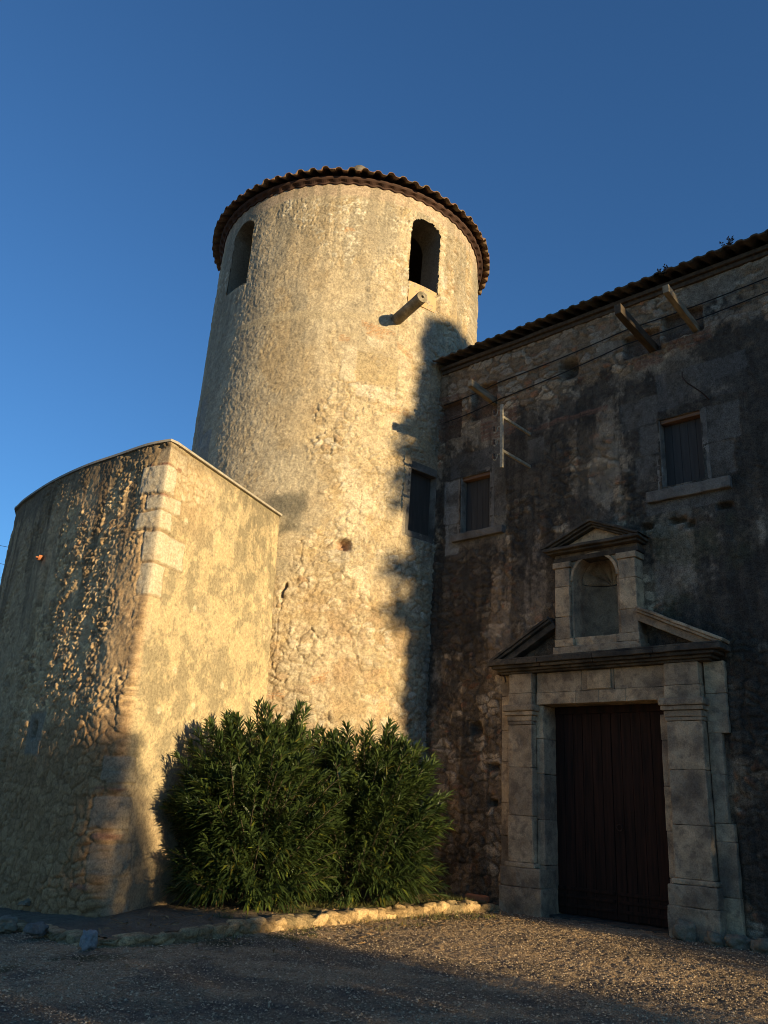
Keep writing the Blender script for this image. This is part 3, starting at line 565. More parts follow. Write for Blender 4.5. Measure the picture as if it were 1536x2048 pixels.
# soot: broad dark stains and long drips
so = sstep(.47, .58, fbm(x_ * .75 + 3, z_ * .5, 5, 341) + .20 * (fbm(x_ * 5, z_ * 4, 5, 342, .65) - .5) + .16 * (fbm(x_ * 18, z_ * 14, 3, 344) - .5) + .20 * rect(x_, z_, -3.6, -2.2, 2.6, 6.8, .4, .4, 343) + .17 * rect(x_, z_, 2.1, 4.2, 0.6, 5.6, .3, .3, 345) + .14 * rect(x_, z_, -1.4, 1.2, 6.4, 9.5, .5, .5, 347) - .25 * sstep(9.5, 10.1, z_) - .2 * rect(x_, z_, -2.6, -1.5, 0, 3.9, .3, .3, 349))
dr = sstep(.48, .60, fbm(x_ * 4.2, z_ * .35, 5, 351, .6) + .10 * (fbm(x_ * 14, z_ * 9, 3, 352) - .5)) * (1 - sstep(9.0, 9.8, z_))
hc = mixc(hc, (0.040, 0.036, 0.031), so * (.60 + .36 * fbm(x_ * 5, z_ * 5, 4, 355))); hc = mixc(hc, (0.040, 0.036, 0.029), dr * .58)
hc = mixc(hc, (0.085, 0.085, 0.045), sstep(.55, .7, fbm(x_ * 1.4, z_ * 1.0, 4, 353)) * rect(x_, z_, .9, 2.6, 4.2, 6.6, .3, .3) * .5)
hc = mixc(hc, (0.30, 0.26, 0.20), sstep(9.75, 10.1, z_ + .25 * (n2 - .5)) * sstep(.12, .3, e_a) * sstep(.3, .8, r_a) * .8)
# ashlar blocks about the windows
def blk(x0, x1, z0, z1, c, k=.9, out=.015):
    global d_, hc
    m = rect(x_, z_, x0, x1, z0, z1, .015, .045, int(abs(x0 * 31 + z0 * 17))); d_ = d_ * (1 - .85 * m) + out * m
    hc = mixc(hc, np.array(c) * (1 - .35 * 0), m * k * .85 * (.30 + .70 * (1 - sstep(.42, .62, fbm(x_ * 2.4, z_ * 2.4, 5, 361)))))
G = (0.150, 0.138, 0.118); P_ = (0.22, 0.19, 0.145)
for b in [(-2.33, -1.98, 6.55, 7.25, P_), (-2.33, -1.95, 7.27, 7.9, G), (-2.33, -2.0, 7.92, 8.6, P_), (-3.55, -3.14, 7.3, 8.3, (.27, .26, .235)), (-3.5, -3.14, 6.6, 7.28, (.30, .285, .25)), (-3.4, -2.0, 8.33, 8.85, (.11, .105, .095)),
          (.85, 1.30, 7.1, 7.75, G), (.95, 1.30, 7.77, 8.35, G), (.62, 1.30, 8.37, 8.95, G), (2.12, 2.6, 7.1, 7.7, G), (2.12, 2.75, 7.72, 8.4, G), (1.32, 2.95, 8.56, 9.3, (.12, .112, .10)), (-1.45, -1.05, 8.2, 8.75, G),
          (1.0, 2.5, 6.64, 7.02, G), (-3.4, -1.98, 6.72, 7.0, P_), (-1.0, -.35, 10.2, 10.42, P_), (.2, .7, 10.1, 10.35, P_), (1.9, 2.3, 10.55, 10.9, P_), (2.4, 2.9, 10.58, 10.95, P_), (-.9, -.4, 10.55, 10.85, P_), (.1, .5, 10.5, 10.8, P_)]:
    blk(*b)
# red brick patches
for (x0, x1, z0, z1) in [(-1.45, .35, 8.93, 9.03), (-2.6, -1.7, 9.0, 9.6), (.9, 1.5, 9.55, 9.8), (1.6, 2.4, 9.7, 9.95), (-4, -3.2, 9.3, 10.4)]:
    m_ = rect(x_, z_, x0, x1, z0, z1, .02, .06, int(x0 * 13 + z0 * 7) + 900); row = np.floor(z_ / .052); br = (1 - sstep(.38, .46, np.abs((z_ / .052) % 1 - .5))) * (1 - sstep(.45, .48, np.abs(((x_ + row * .12) / .24) % 1 - .5)))
    hc = mixc(hc, (0.20, 0.105, 0.07), m_ * br * .75 * sstep(.3, .6, n2 + .15)); d_ = d_ + .01 * br * m_
# recesses the timber struts stand in, the oculus, putlog holes
for (x0, x1, z0, z1) in [(1.55, 2.25, 9.95, 10.45), (.75, 1.45, 9.85, 10.3), (-2.85, -2.2, 9.55, 10.35), (-3.75, -3.15, 9.3, 10.2)]:
    m_ = rect(x_, z_, x0, x1, z0, z1, .02, .03, int(x0 * 19 + 77)); d_ = d_ * (1 - .5 * m_) - .14 * m_; hc = mixc(hc, (0.11, 0.07, 0.05), m_ * .75)
oc = np.exp(-(((x_ + .47) / .17) ** 4 + ((z_ - 10.07) / .19) ** 4)); d_ = d_ - .30 * oc; hc = mixc(hc, (0.05, 0.04, 0.035), oc * .7)
for (x0, z0, w, h) in [(-2.62, 3.05, .12, .12), (-2.2, 2.35, .10, .08), (-2.25, 1.75, .09, .06), (2.35, 6.55, .12, .05), (1.0, 6.42, .10, .06), (1.55, 6.45, .14, .05), (1.75, 6.35, .08, .06)]:
    m_ = np.exp(-(((x_ - x0 + .06 * (n2 - .5)) / w) ** 4 + ((z_ - z0 - .06 * (n2 - .5)) / h) ** 4)); d_ = d_ - .16 * m_; hc = mixc(hc, (0.05, 0.042, 0.035), m_ * .5)
# low plinth zone soil-splash
hc = mixc(hc, (0.13, 0.11, 0.085), sstep(.5, 0, z_ + .3 * (n2 - .5)) * .6)
flat_m = np.maximum.reduce([rect(x_, z_, -2.0, 2.12, -.5, 4.3, .05, .0), rect(x_, z_, -.85, 1.05, 4.2, 6.3, .05, .0)])
d_ = d_ * (1 - flat_m) - .02 * flat_m
BW = (1.32, 2.09, 7.10, 8.40); SW = (-3.11, -2.35, 7.04, 8.30)
Fh = drop_faces(grid_faces(len(hx), len(hz_)), np.stack([x_, z_], 1), lambda a, b: ((a > -1.13) & (a < 1.11) & (b < 3.46)) | ((a > BW[0]) & (a < BW[1]) & (b > BW[2]) & (b < BW[3])) | ((a > SW[0]) & (a < SW[1]) & (b > SW[2]) & (b < SW[3])) | ((a > -.42) & (a < .50) & (b > 4.5) & (b < 6.12)))
np_mesh('wall', np.stack([x_, -d_, z_], 1), Fh, hc, M_HOUSE, house)
bm = bmesh.new()                                                         # the remaining walls
for (lo, hi) in [((9.45, 0.02, -.4), (9.6, 7.5, EZ)), ((-3.2, 7.4, -.4), (9.6, 7.55, EZ)), ((-3.2, 3.5, -.4), (-3.05, 7.4, EZ))]: add_block(bm, lo, hi, 0)
bm_obj('rear_wall', bm, M_ASHLAR, house)
def bxo(bm, x0, x1, o0, o1, z0, z1, **k): add_block(bm, (x0, -o1, z0), (x1, -o0, z1), **k)
# windows
def window(X0, X1, Z0, Z1, sillx, sillz, lint):
    bm = bmesh.new()
    bxo(bm, X0 - .09, X0 + .02, -.34, .022, Z0 - .05, Z1 + .02, rough=.004); bxo(bm, X1 - .02, X1 + .09, -.34, .024, Z0 - .05, Z1 + .02, rough=.004, seed=3)
    bxo(bm, X0 + .021, X1 - .021, -.34, .018, Z1 - .001, Z1 + .2, rough=.004, seed=5)
    w = bm_obj('window', bm, M_ASHLAR, house)
    bm = bmesh.new(); bxo(bm, sillx[0], sillx[1], -.30, .11, sillz[0], sillz[1], rough=.008, seed=9, bev=.02); bm_obj('sill', bm, M_ASHLAR, w)
    bm = bmesh.new(); bxo(bm, X0 + .021, X1 - .021, -.26, -.01, Z1 - .075, Z1 - .004, rough=.003); bm_obj('lintel', bm, lint, w)
    bm = bmesh.new(); mid = (X0 + X1) / 2; nb = 5
    for i in range(nb):
        a, b = X0 + .022 + (X1 - X0 - .044) * i / nb, X0 + .022 + (X1 - X0 - .044) * (i + 1) / nb
        bxo(bm, a + .002, b - .002, -.18, -.14, Z0 + .01, Z1 - .08, bev=.004)
    bxo(bm, X0 + .021, X1 - .021, -.22, -.182, Z0, Z1 - .07, bev=0)
    bm_obj('shutter', bm, M_SHUT, w)
window(*BW, (1.04, 2.50), (6.84, 7.04), M_WOODR); window(*SW, (-3.30, -2.0), (6.86, 7.02), M_WOODR)
# portal
bm = bmesh.new()
def courses(x0, x1, o0, o1, zs, seed=0, **k):
    for i in range(len(zs) - 1):
        j = (mnoise.noise(Vector((seed, zs[i], 0))) * .012)
        bxo(bm, x0 + j, x1 + j * .5, o0, o1 + j * .3, zs[i] + .002, zs[i + 1] - .002, rough=.006, seed=seed + i * 3.7, bev=.014, **k)
courses(-2.0, -1.765, -.1, .09, [-.2, .55, 1.2, 1.75, 2.45, 3.0, 3.62, 4.0], 1); courses(1.815, 2.10, -.1, .09, [-.2, .6, 1.35, 1.6], 2); courses(1.815, 2.02, -.1, .09, [1.6, 2.3, 2.9], 4); courses(1.815, 2.14, -.1, .09, [2.9, 3.5, 4.0], 5)
courses(-1.24, -1.09, -.45, .12, [-.2, .4, .78, 1.5, 2.25, 2.85, 3.425], 6); courses(1.07, 1.215, -.45, .12, [-.2, .4, .78, 1.45, 2.1, 2.8, 3.2], 7)
for (a, b) in [(-1.20, -.42), (-.416, .03), (.034, .52), (.524, 1.21)]: bxo(bm, a, b, -.45, .17, 3.43, 3.635, rough=.004, seed=a)
for (a, b) in [(-1.20, -.30), (-.296, .31), (.314, 1.21)]: bxo(bm, a, b, -.3, .15, 3.64, 3.99, rough=.004, seed=a + 5)
for (a, b) in [(-.20, .28)]: bxo(bm, a + .02, b - .02, .15, .175, 3.66, 3.97, rough=.002)
portal = bm_obj('portal', bm, M_PORTAL, house)
def pilaster(x0, x1, px0, px1, seed):
    global bm
    bm = bmesh.new()
    bxo(bm, px0, px1, -.2, .31, -.25, .42, rough=.012, seed=seed, bev=.02); bxo(bm, px0 + .02, px1 - .02, -.2, .30, .425, .72, rough=.008, seed=seed + 2, bev=.02); bxo(bm, x0 - .05, x1 + .05, -.2, .285, .724, .80, rough=.005, seed=seed + 3, bev=.025)
    courses(x0, x1, -.1, .25, [.804, 1.55, 2.35, 3.08], seed + 5)
    o = bm_obj('pilaster', bm, M_PORTAL, portal)
    bm = bmesh.new()
    bxo(bm, x0 - .01, x1 + .01, -.1, .262, 3.083, 3.14, rough=.003, seed=seed); bxo(bm, x0 - .02, x1 + .02, -.1, .275, 3.143, 3.24, rough=.003, seed=seed, bev=.02); bxo(bm, x0 - .05, x1 + .05, -.1, .31, 3.243, 3.31, rough=.003, seed=seed); bxo(bm, x0 - .08, x1 + .08, -.1, .345, 3.313, 3.43, rough=.004, seed=seed, bev=.03)
    bxo(bm, x0, x1, -.1, .25, 3.434, 3.635, rough=.004, seed=seed); bxo(bm, x0 + .01, x1 - .01, -.1, .235, 3.64, 3.99, rough=.004, seed=seed)
    o2 = bm_obj('capital', bm, M_PORTAL, portal)
pilaster(-1.75, -1.25, -1.90, -1.06, 11); pilaster(1.22, 1.80, 1.10, 1.88, 23)
bm = bmesh.new()
for (a, b, o, z0, z1) in [(-1.90, 1.98, .26, 3.994, 4.03), (-1.95, 2.05, .33, 4.033, 4.075), (-2.02, 2.14, .41, 4.078, 4.13), (-2.08, 2.25, .48, 4.133, 4.215), (-2.05, 2.22, .45, 4.218, 4.25)]:
    n = 4 if z1 - z0 > .05 else 1
    for i in range(n): bxo(bm, a + (b - a) * i / n + .002, a + (b - a) * (i + 1) / n - .002, -.05, o, z0, z1, rough=.006, seed=a + i * 3, bev=.012)
bm_obj('cornice', bm, M_SOOT, portal)
def rake(pts_top, th, seed, o=.36, mat=M_PORTAL):
    (xa, za), (xb, zb) = pts_top
    bm = bmesh.new()
    L = math.hypot(xb - xa, zb - za); a = math.atan2(zb - za, xb - xa)
    for (t0, t1, oo) in [(0, .05, o), (.053, .10, o - .03), (.103, th, o - .10)]:
        add_block(bm, (0, -oo, -t1), (L, .04, -t0), bev=.012, rough=.006, seed=seed)
    bmesh.ops.rotate(bm, verts=bm.verts[:], cent=(0, 0, 0), matrix=Matrix.Rotation(-a, 3, 'Y')); bmesh.ops.translate(bm, verts=bm.verts[:], vec=(xa, 0, za))
    # plumb cut at the cornice
    bmesh.ops.bisect_plane(bm, geom=bm.verts[:] + bm.edges[:] + bm.faces[:], plane_co=(0, 0, 4.252), plane_no=(0, 0, 1), clear_inner=True)
    return bm_obj('broken_pediment', bm, mat, portal)
rake(((.88, 4.97), (2.26, 4.30)), .23, 3); rake(((-2.10, 4.28), (-.84, 4.97)), .22, 5, mat=M_SOOT)
# niche with shell
niche_z0, niche_sp, nxc, nr_ = 4.56, 5.60, .045, .425
bm = bmesh.new()
bxo(bm, -.78, .90, -.05, .30, 4.253, 4.40, rough=.012, seed=2, bev=.03); bxo(bm, -.74, -.36, -.05, .285, 4.404, 4.54, rough=.006); bxo(bm, .45, .87, -.05, .285, 4.404, 4.54, rough=.006, seed=4); bxo(bm, -.355, .445, -.05, .24, 4.404, 4.555, rough=.010, seed=7)
niche = bm_obj('niche', bm, M_PORTAL, portal)
for (a, b, s) in [(-.73, -.43, 1), (.53, .85, 2)]:
    bm = bmesh.new(); courses(a, b, -.05, .26, [4.545, 4.95, 5.5, 5.85], s * 7); bxo(bm, a - .03, b + .03, -.05, .285, 5.853, 5.96, rough=.004, seed=s); bm_obj('niche_pilaster', bm, M_PORTAL, niche)
bm = bmesh.new()                                                          # spandrel plate with arched hole
outer, inner = [], []
for i in range(33):
    t = math.pi * i / 32; inner.append((nxc - nr_ * math.cos(t), niche_sp + nr_ * math.sin(t)))
ins = [(nxc - nr_, niche_z0)] + inner + [(nxc + nr_, niche_z0)]
def proj_out(p):
    x, z = p
    if z <= niche_sp: return (-.425 if x < nxc else .525, z)
    return (-.425 + .95 * (x - nxc + nr_) / (2 * nr_), 6.12)
outs = [proj_out(p) for p in ins]
outs = [(-.425, niche_z0)] + [(-.425 + .95 * i / 32, 6.12) if 3 < i < 29 else ((-.425, niche_sp + .52 * min(i, 4) / 4) if i <= 3 else (.525, niche_sp + .52 * min(32 - i, 4) / 4)) for i in range(33)] + [(.525, niche_z0)]
for (o0, o1, ins_) in [(.08, .20, ins)]:
    A = [bm.verts.new((p[0], -o1, p[1])) for p in ins_]; B = [bm.verts.new((p[0], -o1, p[1])) for p in outs]; A0 = [bm.verts.new((p[0], .10, p[1])) for p in ins_]
    for i in range(len(A) - 1):
        bm.faces.new((A[i], B[i], B[i + 1], A[i + 1])); bm.faces.new((A[i], A[i + 1], A0[i + 1], A0[i]))
# raised archivolt
for (ra, rb, o) in [(nr_, nr_ + .05, .235)]:
    A = []; 
    for i in range(33):
        t = math.pi * i / 32; c_, s2 = -math.cos(t), math.sin(t)
        A.append([bm.verts.new((nxc + ra * c_, -.20, niche_sp + ra * s2)), bm.verts.new((nxc + ra * c_, -o, niche_sp + ra * s2)), bm.verts.new((nxc + rb * c_, -o, niche_sp + rb * s2)), bm.verts.new((nxc + rb * c_, -.20, niche_sp + rb * s2))])
    for i in range(32):
        for k in range(3): bm.faces.new((A[i][k], A[i + 1][k], A[i + 1][k + 1], A[i][k + 1]))
    bm.faces.new(A[0]); bm.faces.new(A[-1][::-1])
bmesh.ops.recalc_face_normals(bm, faces=bm.faces[:]); bm_obj('niche_arch', bm, M_PORTAL, niche)
bm = bmesh.new(); nt, nz = 48, 14; Rg = []
for j in range(nz + 1):
    z = niche_z0 + (niche_sp - niche_z0) * j / nz
    Rg.append([bm.verts.new((nxc - nr_ * math.cos(math.pi * i / nt), .08 + .40 * math.sin(math.pi * i / nt) + .004 * mnoise.noise(Vector((i * .3, z * 5, 0))), z)) for i in range(nt + 1)])
# ribbed shell half-dome fanning from the back of the spring line
Sg = []
for j in range(13):
    q = j / 12; row = []
    for i in range(109):
        a = math.pi * i / 108; rib = abs(math.cos(a * 5.5)) ** .7; d = math.sqrt(max(0, 1 - (q * .995) ** 2)) * .40 - .075 * rib * min(1, q * 2.2) * (1 - q ** 6)
        row.append(bm.verts.new((nxc + nr_ * q * math.cos(a), .08 + d, niche_sp + .012 + nr_ * q * math.sin(a))))
    Sg.append(row)
for j in range(12):
    for i in range(108): bm.faces.new((Sg[j][i], Sg[j][i + 1], Sg[j + 1][i + 1], Sg[j + 1][i]))
for j in range(len(Rg) - 1):
    for i in range(nt): bm.faces.new((Rg[j][i], Rg[j][i + 1], Rg[j + 1][i + 1], Rg[j + 1][i]))
bm.faces.new([Rg[0][i] for i in range(nt + 1)])
bmesh.ops.recalc_face_normals(bm, faces=bm.faces[:]); bm_obj('shell', bm, M_PORTAL, niche, smooth=True)
bm = bmesh.new()
bxo(bm, -.76, .90, -.05, .24, 5.965, 6.05, rough=.005, seed=1); bxo(bm, -.74, .88, -.05, .22, 6.054, 6.12, rough=.005); bxo(bm, -.84, .94, -.05, .34, 6.123, 6.165, rough=.005, seed=4); bxo(bm, -.90, .99, -.05, .42, 6.168, 6.225, rough=.008, seed=6, bev=.015)
bm_obj('niche_cornice', bm, M_SOOT, niche)
bm = bmesh.new(); add_prism(bm, [(-.72, 6.228), (.92, 6.228), (.1, 6.53)], -.20, .05)
bm_obj('tympanum', bm, M_PORTAL, niche)
for (xa, za, xb, zb, sd) in [(-.93, 6.245, .1, 6.65, 1), (1.02, 6.245, .1, 6.65, 2)]:
    bm = bmesh.new(); L = math.hypot(xb - xa, zb - za); sgn = 1 if xb > xa else -1; a = math.atan2(zb - za, abs(xb - xa))
    for (t0, t1, oo) in [(0, .045, .43), (.048, .085, .38), (.088, .125, .32)]: add_block(bm, (0, -oo, -t1), (L + .0, .04, -t0), bev=.01, rough=.005, seed=sd)
    bmesh.ops.rotate(bm, verts=bm.verts[:], cent=(0, 0, 0), matrix=Matrix.Rotation(-a, 3, 'Y'))
    if sgn < 0:
        for v in bm.verts: v.co.x *= -1
        bmesh.ops.reverse_faces(bm, faces=bm.faces[:])
    bmesh.ops.translate(bm, verts=bm.verts[:], vec=(xa, 0, za))
    bmesh.ops.bisect_plane(bm, geom=bm.verts[:] + bm.edges[:] + bm.faces[:], plane_co=(.1, 0, 0), plane_no=(-sgn, 0, 0), clear_inner=True)
    bmesh.ops.bisect_plane(bm, geom=bm.verts[:] + bm.edges[:] + bm.faces[:], plane_co=(0, 0, 6.229), plane_no=(0, 0, 1), clear_inner=True)
    bm_obj('niche_pediment', bm, M_SOOT, niche)
# door: a threshold frame and two boarded leaves
bm = bmesh.new(); bxo(bm, -1.13, 1.11, -.6, .06, -.3, .03, rough=.008, bev=.02); door = bm_obj('door', bm, M_SOOT, house)
for (x0, x1) in [(-1.10, -.012), (-.006, 1.08)]:
    bm = bmesh.new(); nb = 6
    for i in range(nb):
        a, b = x0 + (x1 - x0) * i / nb, x0 + (x1 - x0) * (i + 1) / nb; j = random.uniform(-.004, .004)
        bxo(bm, a + .003, b - .003, -.34, -.285 + j, .05 + random.uniform(0, .012), 3.36, bev=.006, rough=.002, cut=.4, seed=i + x0)
    bxo(bm, x0, x1, -.40, -.342, .04, 3.37, bev=0)
    lf = bm_obj('door_leaf', bm, M_DOOR, door)
bm = bmesh.new(); bxo(bm, -1.08, 1.06, -.42, -.25, 3.30, 3.428, bev=.01); bm_obj('door_head', bm, M_DOOR, door)
bm = bmesh.new()
for z in (.16, .30, .42):
    bxo(bm, -1.08, -.03, -.283, -.262, z, z + .05, bev=.006, rough=.002); bxo(bm, .02, 1.06, -.283, -.262, z, z + .05, bev=.006, rough=.002)
bm_obj('kick_rail', bm, M_DOOR, door)
bm = bmesh.new()
for i in range(12):
    t = 2 * math.pi * i / 12
for k in range(1):
    add_tube(bm, [(.10 + .05 * math.cos(t), -(-.25), 1.45 + .05 * math.sin(t)) for t in np.linspace(0, 2 * math.pi, 13)], .008, 6, False)
bm_obj('ring_handle', bm, M_IRON, door)
# struts
for (X, z, L, rise, w, mt, lb) in [(2.11, 10.05, 1.22, .16, .11, M_WOOD, 'pale sunlit timber strut'), (1.29, 9.93, 1.38, .12, .13, M_WOODD, 'dark timber strut'), (-2.34, 9.94, .82, .06, .11, M_WOOD, 'short grey timber strut')]:
    bm = bmesh.new(); add_block(bm, (X - w / 2, -L, -w * .7), (X + w / 2, .16, w * .7), bev=.01, rough=.004, seed=X)
    for v in bm.verts: v.co.z += z - v.co.y / L * rise
    tag(bm_obj('strut', bm, mt, house), lb)
# little iron bits
bm = bmesh.new(); add_tube(bm, [(-2.07, .02, 4.02), (-2.04, -.16, 4.03), (-1.93, -.20, 4.02), (-1.86, -.20, 3.96), (-1.84, -.20, 3.86)], .016, 6); bm_obj('iron_hook', bm, M_IRON, house)
bm = bmesh.new(); add_tube(bm, [(2.27, .03, 8.52), (2.20, -.20, 8.62), (2.05, -.45, 8.75), (2.0, -.5, 8.86), (2.01, -.5, 8.95)], .013, 6); bm_obj('wire_hook', bm, M_IRON, house)
# eaves and roof
bm = bmesh.new(); bxo(bm, -3.70, 9.6, -.3, .07, EZ - .20, EZ - .115, rough=.006, cut=.5, bev=.015); bxo(bm, -3.70, 9.6, -.3, .13, EZ - .112, EZ - .03, rough=.006, cut=.5, bev=.015, seed=4)
bm_obj('eaves_course', bm, M_WOODD, house)
nxr = np.arange(-3.74, 9.72, .021); ys = np.concatenate([[-.36], np.arange(-.34, 7.9, .12)])
per = .255; t_ = nxr / per; tid = np.floor(t_).astype(int); rs_ = np.random.RandomState(8); J = rs_.rand(200)
VV = []
for layer in (0, 1):
    for i, y in enumerate(ys):
        up = (min(y, 3.9) + .36) * .33 - max(0, y - 3.9) * .33
        jj = (J[(tid + 40) % 200] - .5)
        zz_ = EZ + .045 + up + wave(t_ + .04 * np.sin(y * 3)) * (.040 if i > 2 else .021) + .02 * (1 - (i % 4) / 3.0) * (1 if y < 3.9 else -1) + jj * .055 * (1 if i < 6 else .6) - layer * .03 + .05 * (fbm(nxr * .5, nxr * 0 + y, 3, 401) - .5)
        yy = np.full(len(nxr), y) + (jj * .09 if i == 0 else jj * .04 * (i < 3))
        VV.append(np.stack([nxr, yy, zz_], 1))
VV = np.concatenate(VV); nn = len(nxr); nr = len(ys)
i = np.arange(nr - 1)[:, None] * nn; k = np.arange(nn - 1)[None, :]
ft = np.stack([i + k, i + k + 1, i + nn + k + 1, i + nn + k], -1).reshape(-1, 4); o2 = nr * nn; k = np.arange(nn - 1)
ed = np.stack([k, o2 + k, o2 + k + 1, k + 1], 1)
np_mesh('roof', VV, np.concatenate([ft, ft[:, ::-1] + o2, ed]), None, M_TILEOLD, house, smooth=False)

# ------------------------------------------------------------------ things on the house front
HMAT = Matrix.Translation(HM) @ Matrix.Rotation(HROT, 4, 'Z')
ins_ = empty('insulator_bracket', HMAT @ Vector((-1.385, -.02, 8.5)), HROT, 'pale metal bracket with two arms and hooked wire insulators beside the small window', 'bracket')
bm = bmesh.new(); add_block(bm, (-.03, -1.03, -.72), (.03, -.985, .62), bev=.005); bm_obj('mast', bm, M_ZINC, ins_)
for z in (.36, -.36):
    bm = bmesh.new(); add_block(bm, (-.022, -.985, z - .028), (.022, .05, z + .028), bev=.005); bm_obj('arm', bm, M_ZINC, ins_)
for z, up in ((.52, -1), (.16, 1), (-.12, -1), (-.42, 1)):
    bm = bmesh.new(); add_tube(bm, [(-.03, -1.0, z), (-.10, -1.0, z), (-.115, -1.0, z - .06 * 1), (-.14, -1.0, z - .10), (-.18, -1.0, z - .10), (-.20, -1.0, z - .05)], .011, 6); hk = bm_obj('hook', bm, M_ZINC, ins_)
    bm = bmesh.new(); add_tube(bm, [(-.20, -1.0, z - .07), (-.20, -1.0, z - .03), (-.20, -1.0, z), (-.20, -1.0, z + .03), (-.20, -1.0, z + .05)], [.02, .034, .022, .032, .015], 10); bm_obj('insulator', bm, M_CERAM, hk)
def cable(pts, lb):
    bm = bmesh.new(); P = [HMAT @ Vector(p) for p in pts]; Q = []
    for a, b in zip(P[:-1], P[1:]):
        for t in np.linspace(0, 1, 8, endpoint=False): q = a.lerp(b, t); q.z -= .03 * math.sin(math.pi * t); Q.append(q)
    Q.append(P[-1]); add_tube(bm, Q, .011, 6); return tag(bm_obj('cable', bm, M_CABLE), lb, 'cable', 'cables along the house front')
cable([(-3.6, -.07, 10.16), (-2.11, -.07, 10.27), (.79, -.07, 10.45), (3.44, -.07, 10.50), (9.4, -.07, 10.6)], 'upper black cable running along the house wall under the eaves')
cable([(-3.6, -.07, 9.72), (-2.11, -.07, 9.86), (.77, -.07, 10.14), (3.41, -.07, 10.22), (9.4, -.07, 10.3)], 'lower black cable running along the house wall below the other cable')
def weed(loc, lb, n, hgt, sd):
    rnd = random.Random(sd); bm = bmesh.new()
    for i in range(n):
        a = rnd.uniform(0, 6.28); l = hgt * rnd.uniform(.5, 1); tip = Vector((math.cos(a) * l * .5, math.sin(a) * l * .5, l)); b = Vector((rnd.uniform(-.03, .03), rnd.uniform(-.03, .03), 0))
        add_tube(bm, [b, b + tip * .5 + Vector((0, 0, .02)), b + tip], [.006, .005, .002], 4)
        for k in range(7):
            c = b + tip * rnd.uniform(.35, 1); d = Vector((rnd.uniform(-1, 1), rnd.uniform(-1, 1), rnd.uniform(-.2, 1))).normalized() * .045; s_ = d.cross(Vector((rnd.random(), rnd.random(), 1))).normalized() * .012
            bm.faces.new([bm.verts.new(c), bm.verts.new(c + d * .5 + s_), bm.verts.new(c + d), bm.verts.new(c + d * .5 - s_)])
    o = bm_obj('roof_weed', bm, M_WEED); o.location = HMAT @ Vector(loc); return tag(o, lb, 'weed', 'weeds on the roof edge')
weed((1.68, -.28, 11.20), 'small thin upright weed on the roof edge above the pale strut', 6, .22, 1)
weed((2.90, -.28, 11.22), 'bushier leaning weed on the roof edge near the picture corner', 10, .22, 2)
bm = bmesh.new(); add_block(bm, (-.2, -.07, 0), (.2, .07, .09), bev=.012, rough=.006); o = bm_obj('loose_brick', bm, M_BRICK); o.location = HMAT @ Vector((-2.35, -.30, .12)); o.rotation_euler = (0.1, .05, HROT + .2)
tag(o, 'reddish brick lying at the foot of the house wall left of the doorway', 'brick')

# ------------------------------------------------------------------ planting bed, kerb, stones
KP = np.array([(-6.9, 13.6), (-5.48, 12.65), (-4.01, 11.20), (-3.2, 10.25), (-2.9, 10.0), (-2.31, 10.22), (-1.67, 10.99), (-1.04, 11.84), (-.16, 12.9), (.58, 13.75), (1.5, 14.75), (2.3, 15.24)])
kc = crom(KP, 12); ks = np.concatenate([[0], np.cumsum(np.hypot(*np.diff(kc, axis=0).T))])
us = np.arange(0, ks[-1], .016); kx = np.interp(us, ks, kc[:, 0]); ky = np.interp(us, ks, kc[:, 1])
tx = np.gradient(kx); ty = np.gradient(ky); ln = np.hypot(tx, ty); knx, kny = -ty / ln, tx / ln     # towards the walls
prof = [(-.02, -.12), (0, -.03)] + [(.004 + .02 * i / 9, .20 * i / 9) for i in range(10)] + [(.05, .215), (.08, .22), (.11, .222), (.14, .22), (.17, .217), (.20, .21), (.225, .19), (.235, .14), (.24, .05)]
pv = np.concatenate([[0], np.cumsum([math.hypot(b[0] - a[0], b[1] - a[1]) for a, b in zip(prof[:-1], prof[1:])])])
UU, VVv = np.meshgrid(us, pv, indexing='ij'); a_, b_ = UU.ravel(), VVv.ravel()
h1, r1, e1 = rubble(a_, b_ * 1.0, .21, .19, 501, .2); n2 = fbm(a_ * 5, b_ * 5, 4, 503)
hgt = .80 + .45 * (fbm(a_ * 2.3, a_ * 0, 3, 507) - .5) * 2 * .5 + .25 * (r1 - .5)
off_in = np.tile(np.array([p[0] for p in prof]), len(us)); zz_ = np.tile(np.array([p[1] for p in prof]), len(us)) * np.clip(hgt, .55, 1.15) * .86
dd = .045 * h1 + .025 * (n2 - .5) + .012 * (fbm(a_ * 16, b_ * 16, 3, 505) - .5)
X = np.repeat(kx, len(prof)) + np.repeat(knx, len(prof)) * (off_in - dd * (off_in < .03) + .03 * (n2 - .5)); Y = np.repeat(ky, len(prof)) + np.repeat(kny, len(prof)) * (off_in - dd * (off_in < .03) + .03 * (n2 - .5))
Z = gz(X) + zz_ + (dd - .02) * ((off_in > .03) & (off_in < .23))
hl = 1 - .45 * (1 - sstep(-3.2, -1.6, X)); Z = gz(X) + (Z - gz(X)) * hl
kcol = mixc(np.tile(np.array((0.27, 0.21, 0.13)), (len(a_), 1)), (0.40, 0.32, 0.20), r1); kcol = mixc(kcol, (0.12, 0.095, 0.05), (1 - sstep(.03, .16, e1)) * .55); kcol = kcol * (.7 + .6 * r1)[:, None] * np.array([1.12, .98, .80]); kcol = mixc(kcol, (0.17, 0.145, 0.085), sstep(.5, .65, fbm(a_ * 2, b_ * 3, 4, 509)) * .5)
o = np_mesh('stone_kerb', np.stack([X, Y, Z], 1), grid_faces(len(us), len(prof)), kcol, M_KERB)
tag(o, 'low rubble stone kerb curving round the planting bed under the bushes', 'kerb')
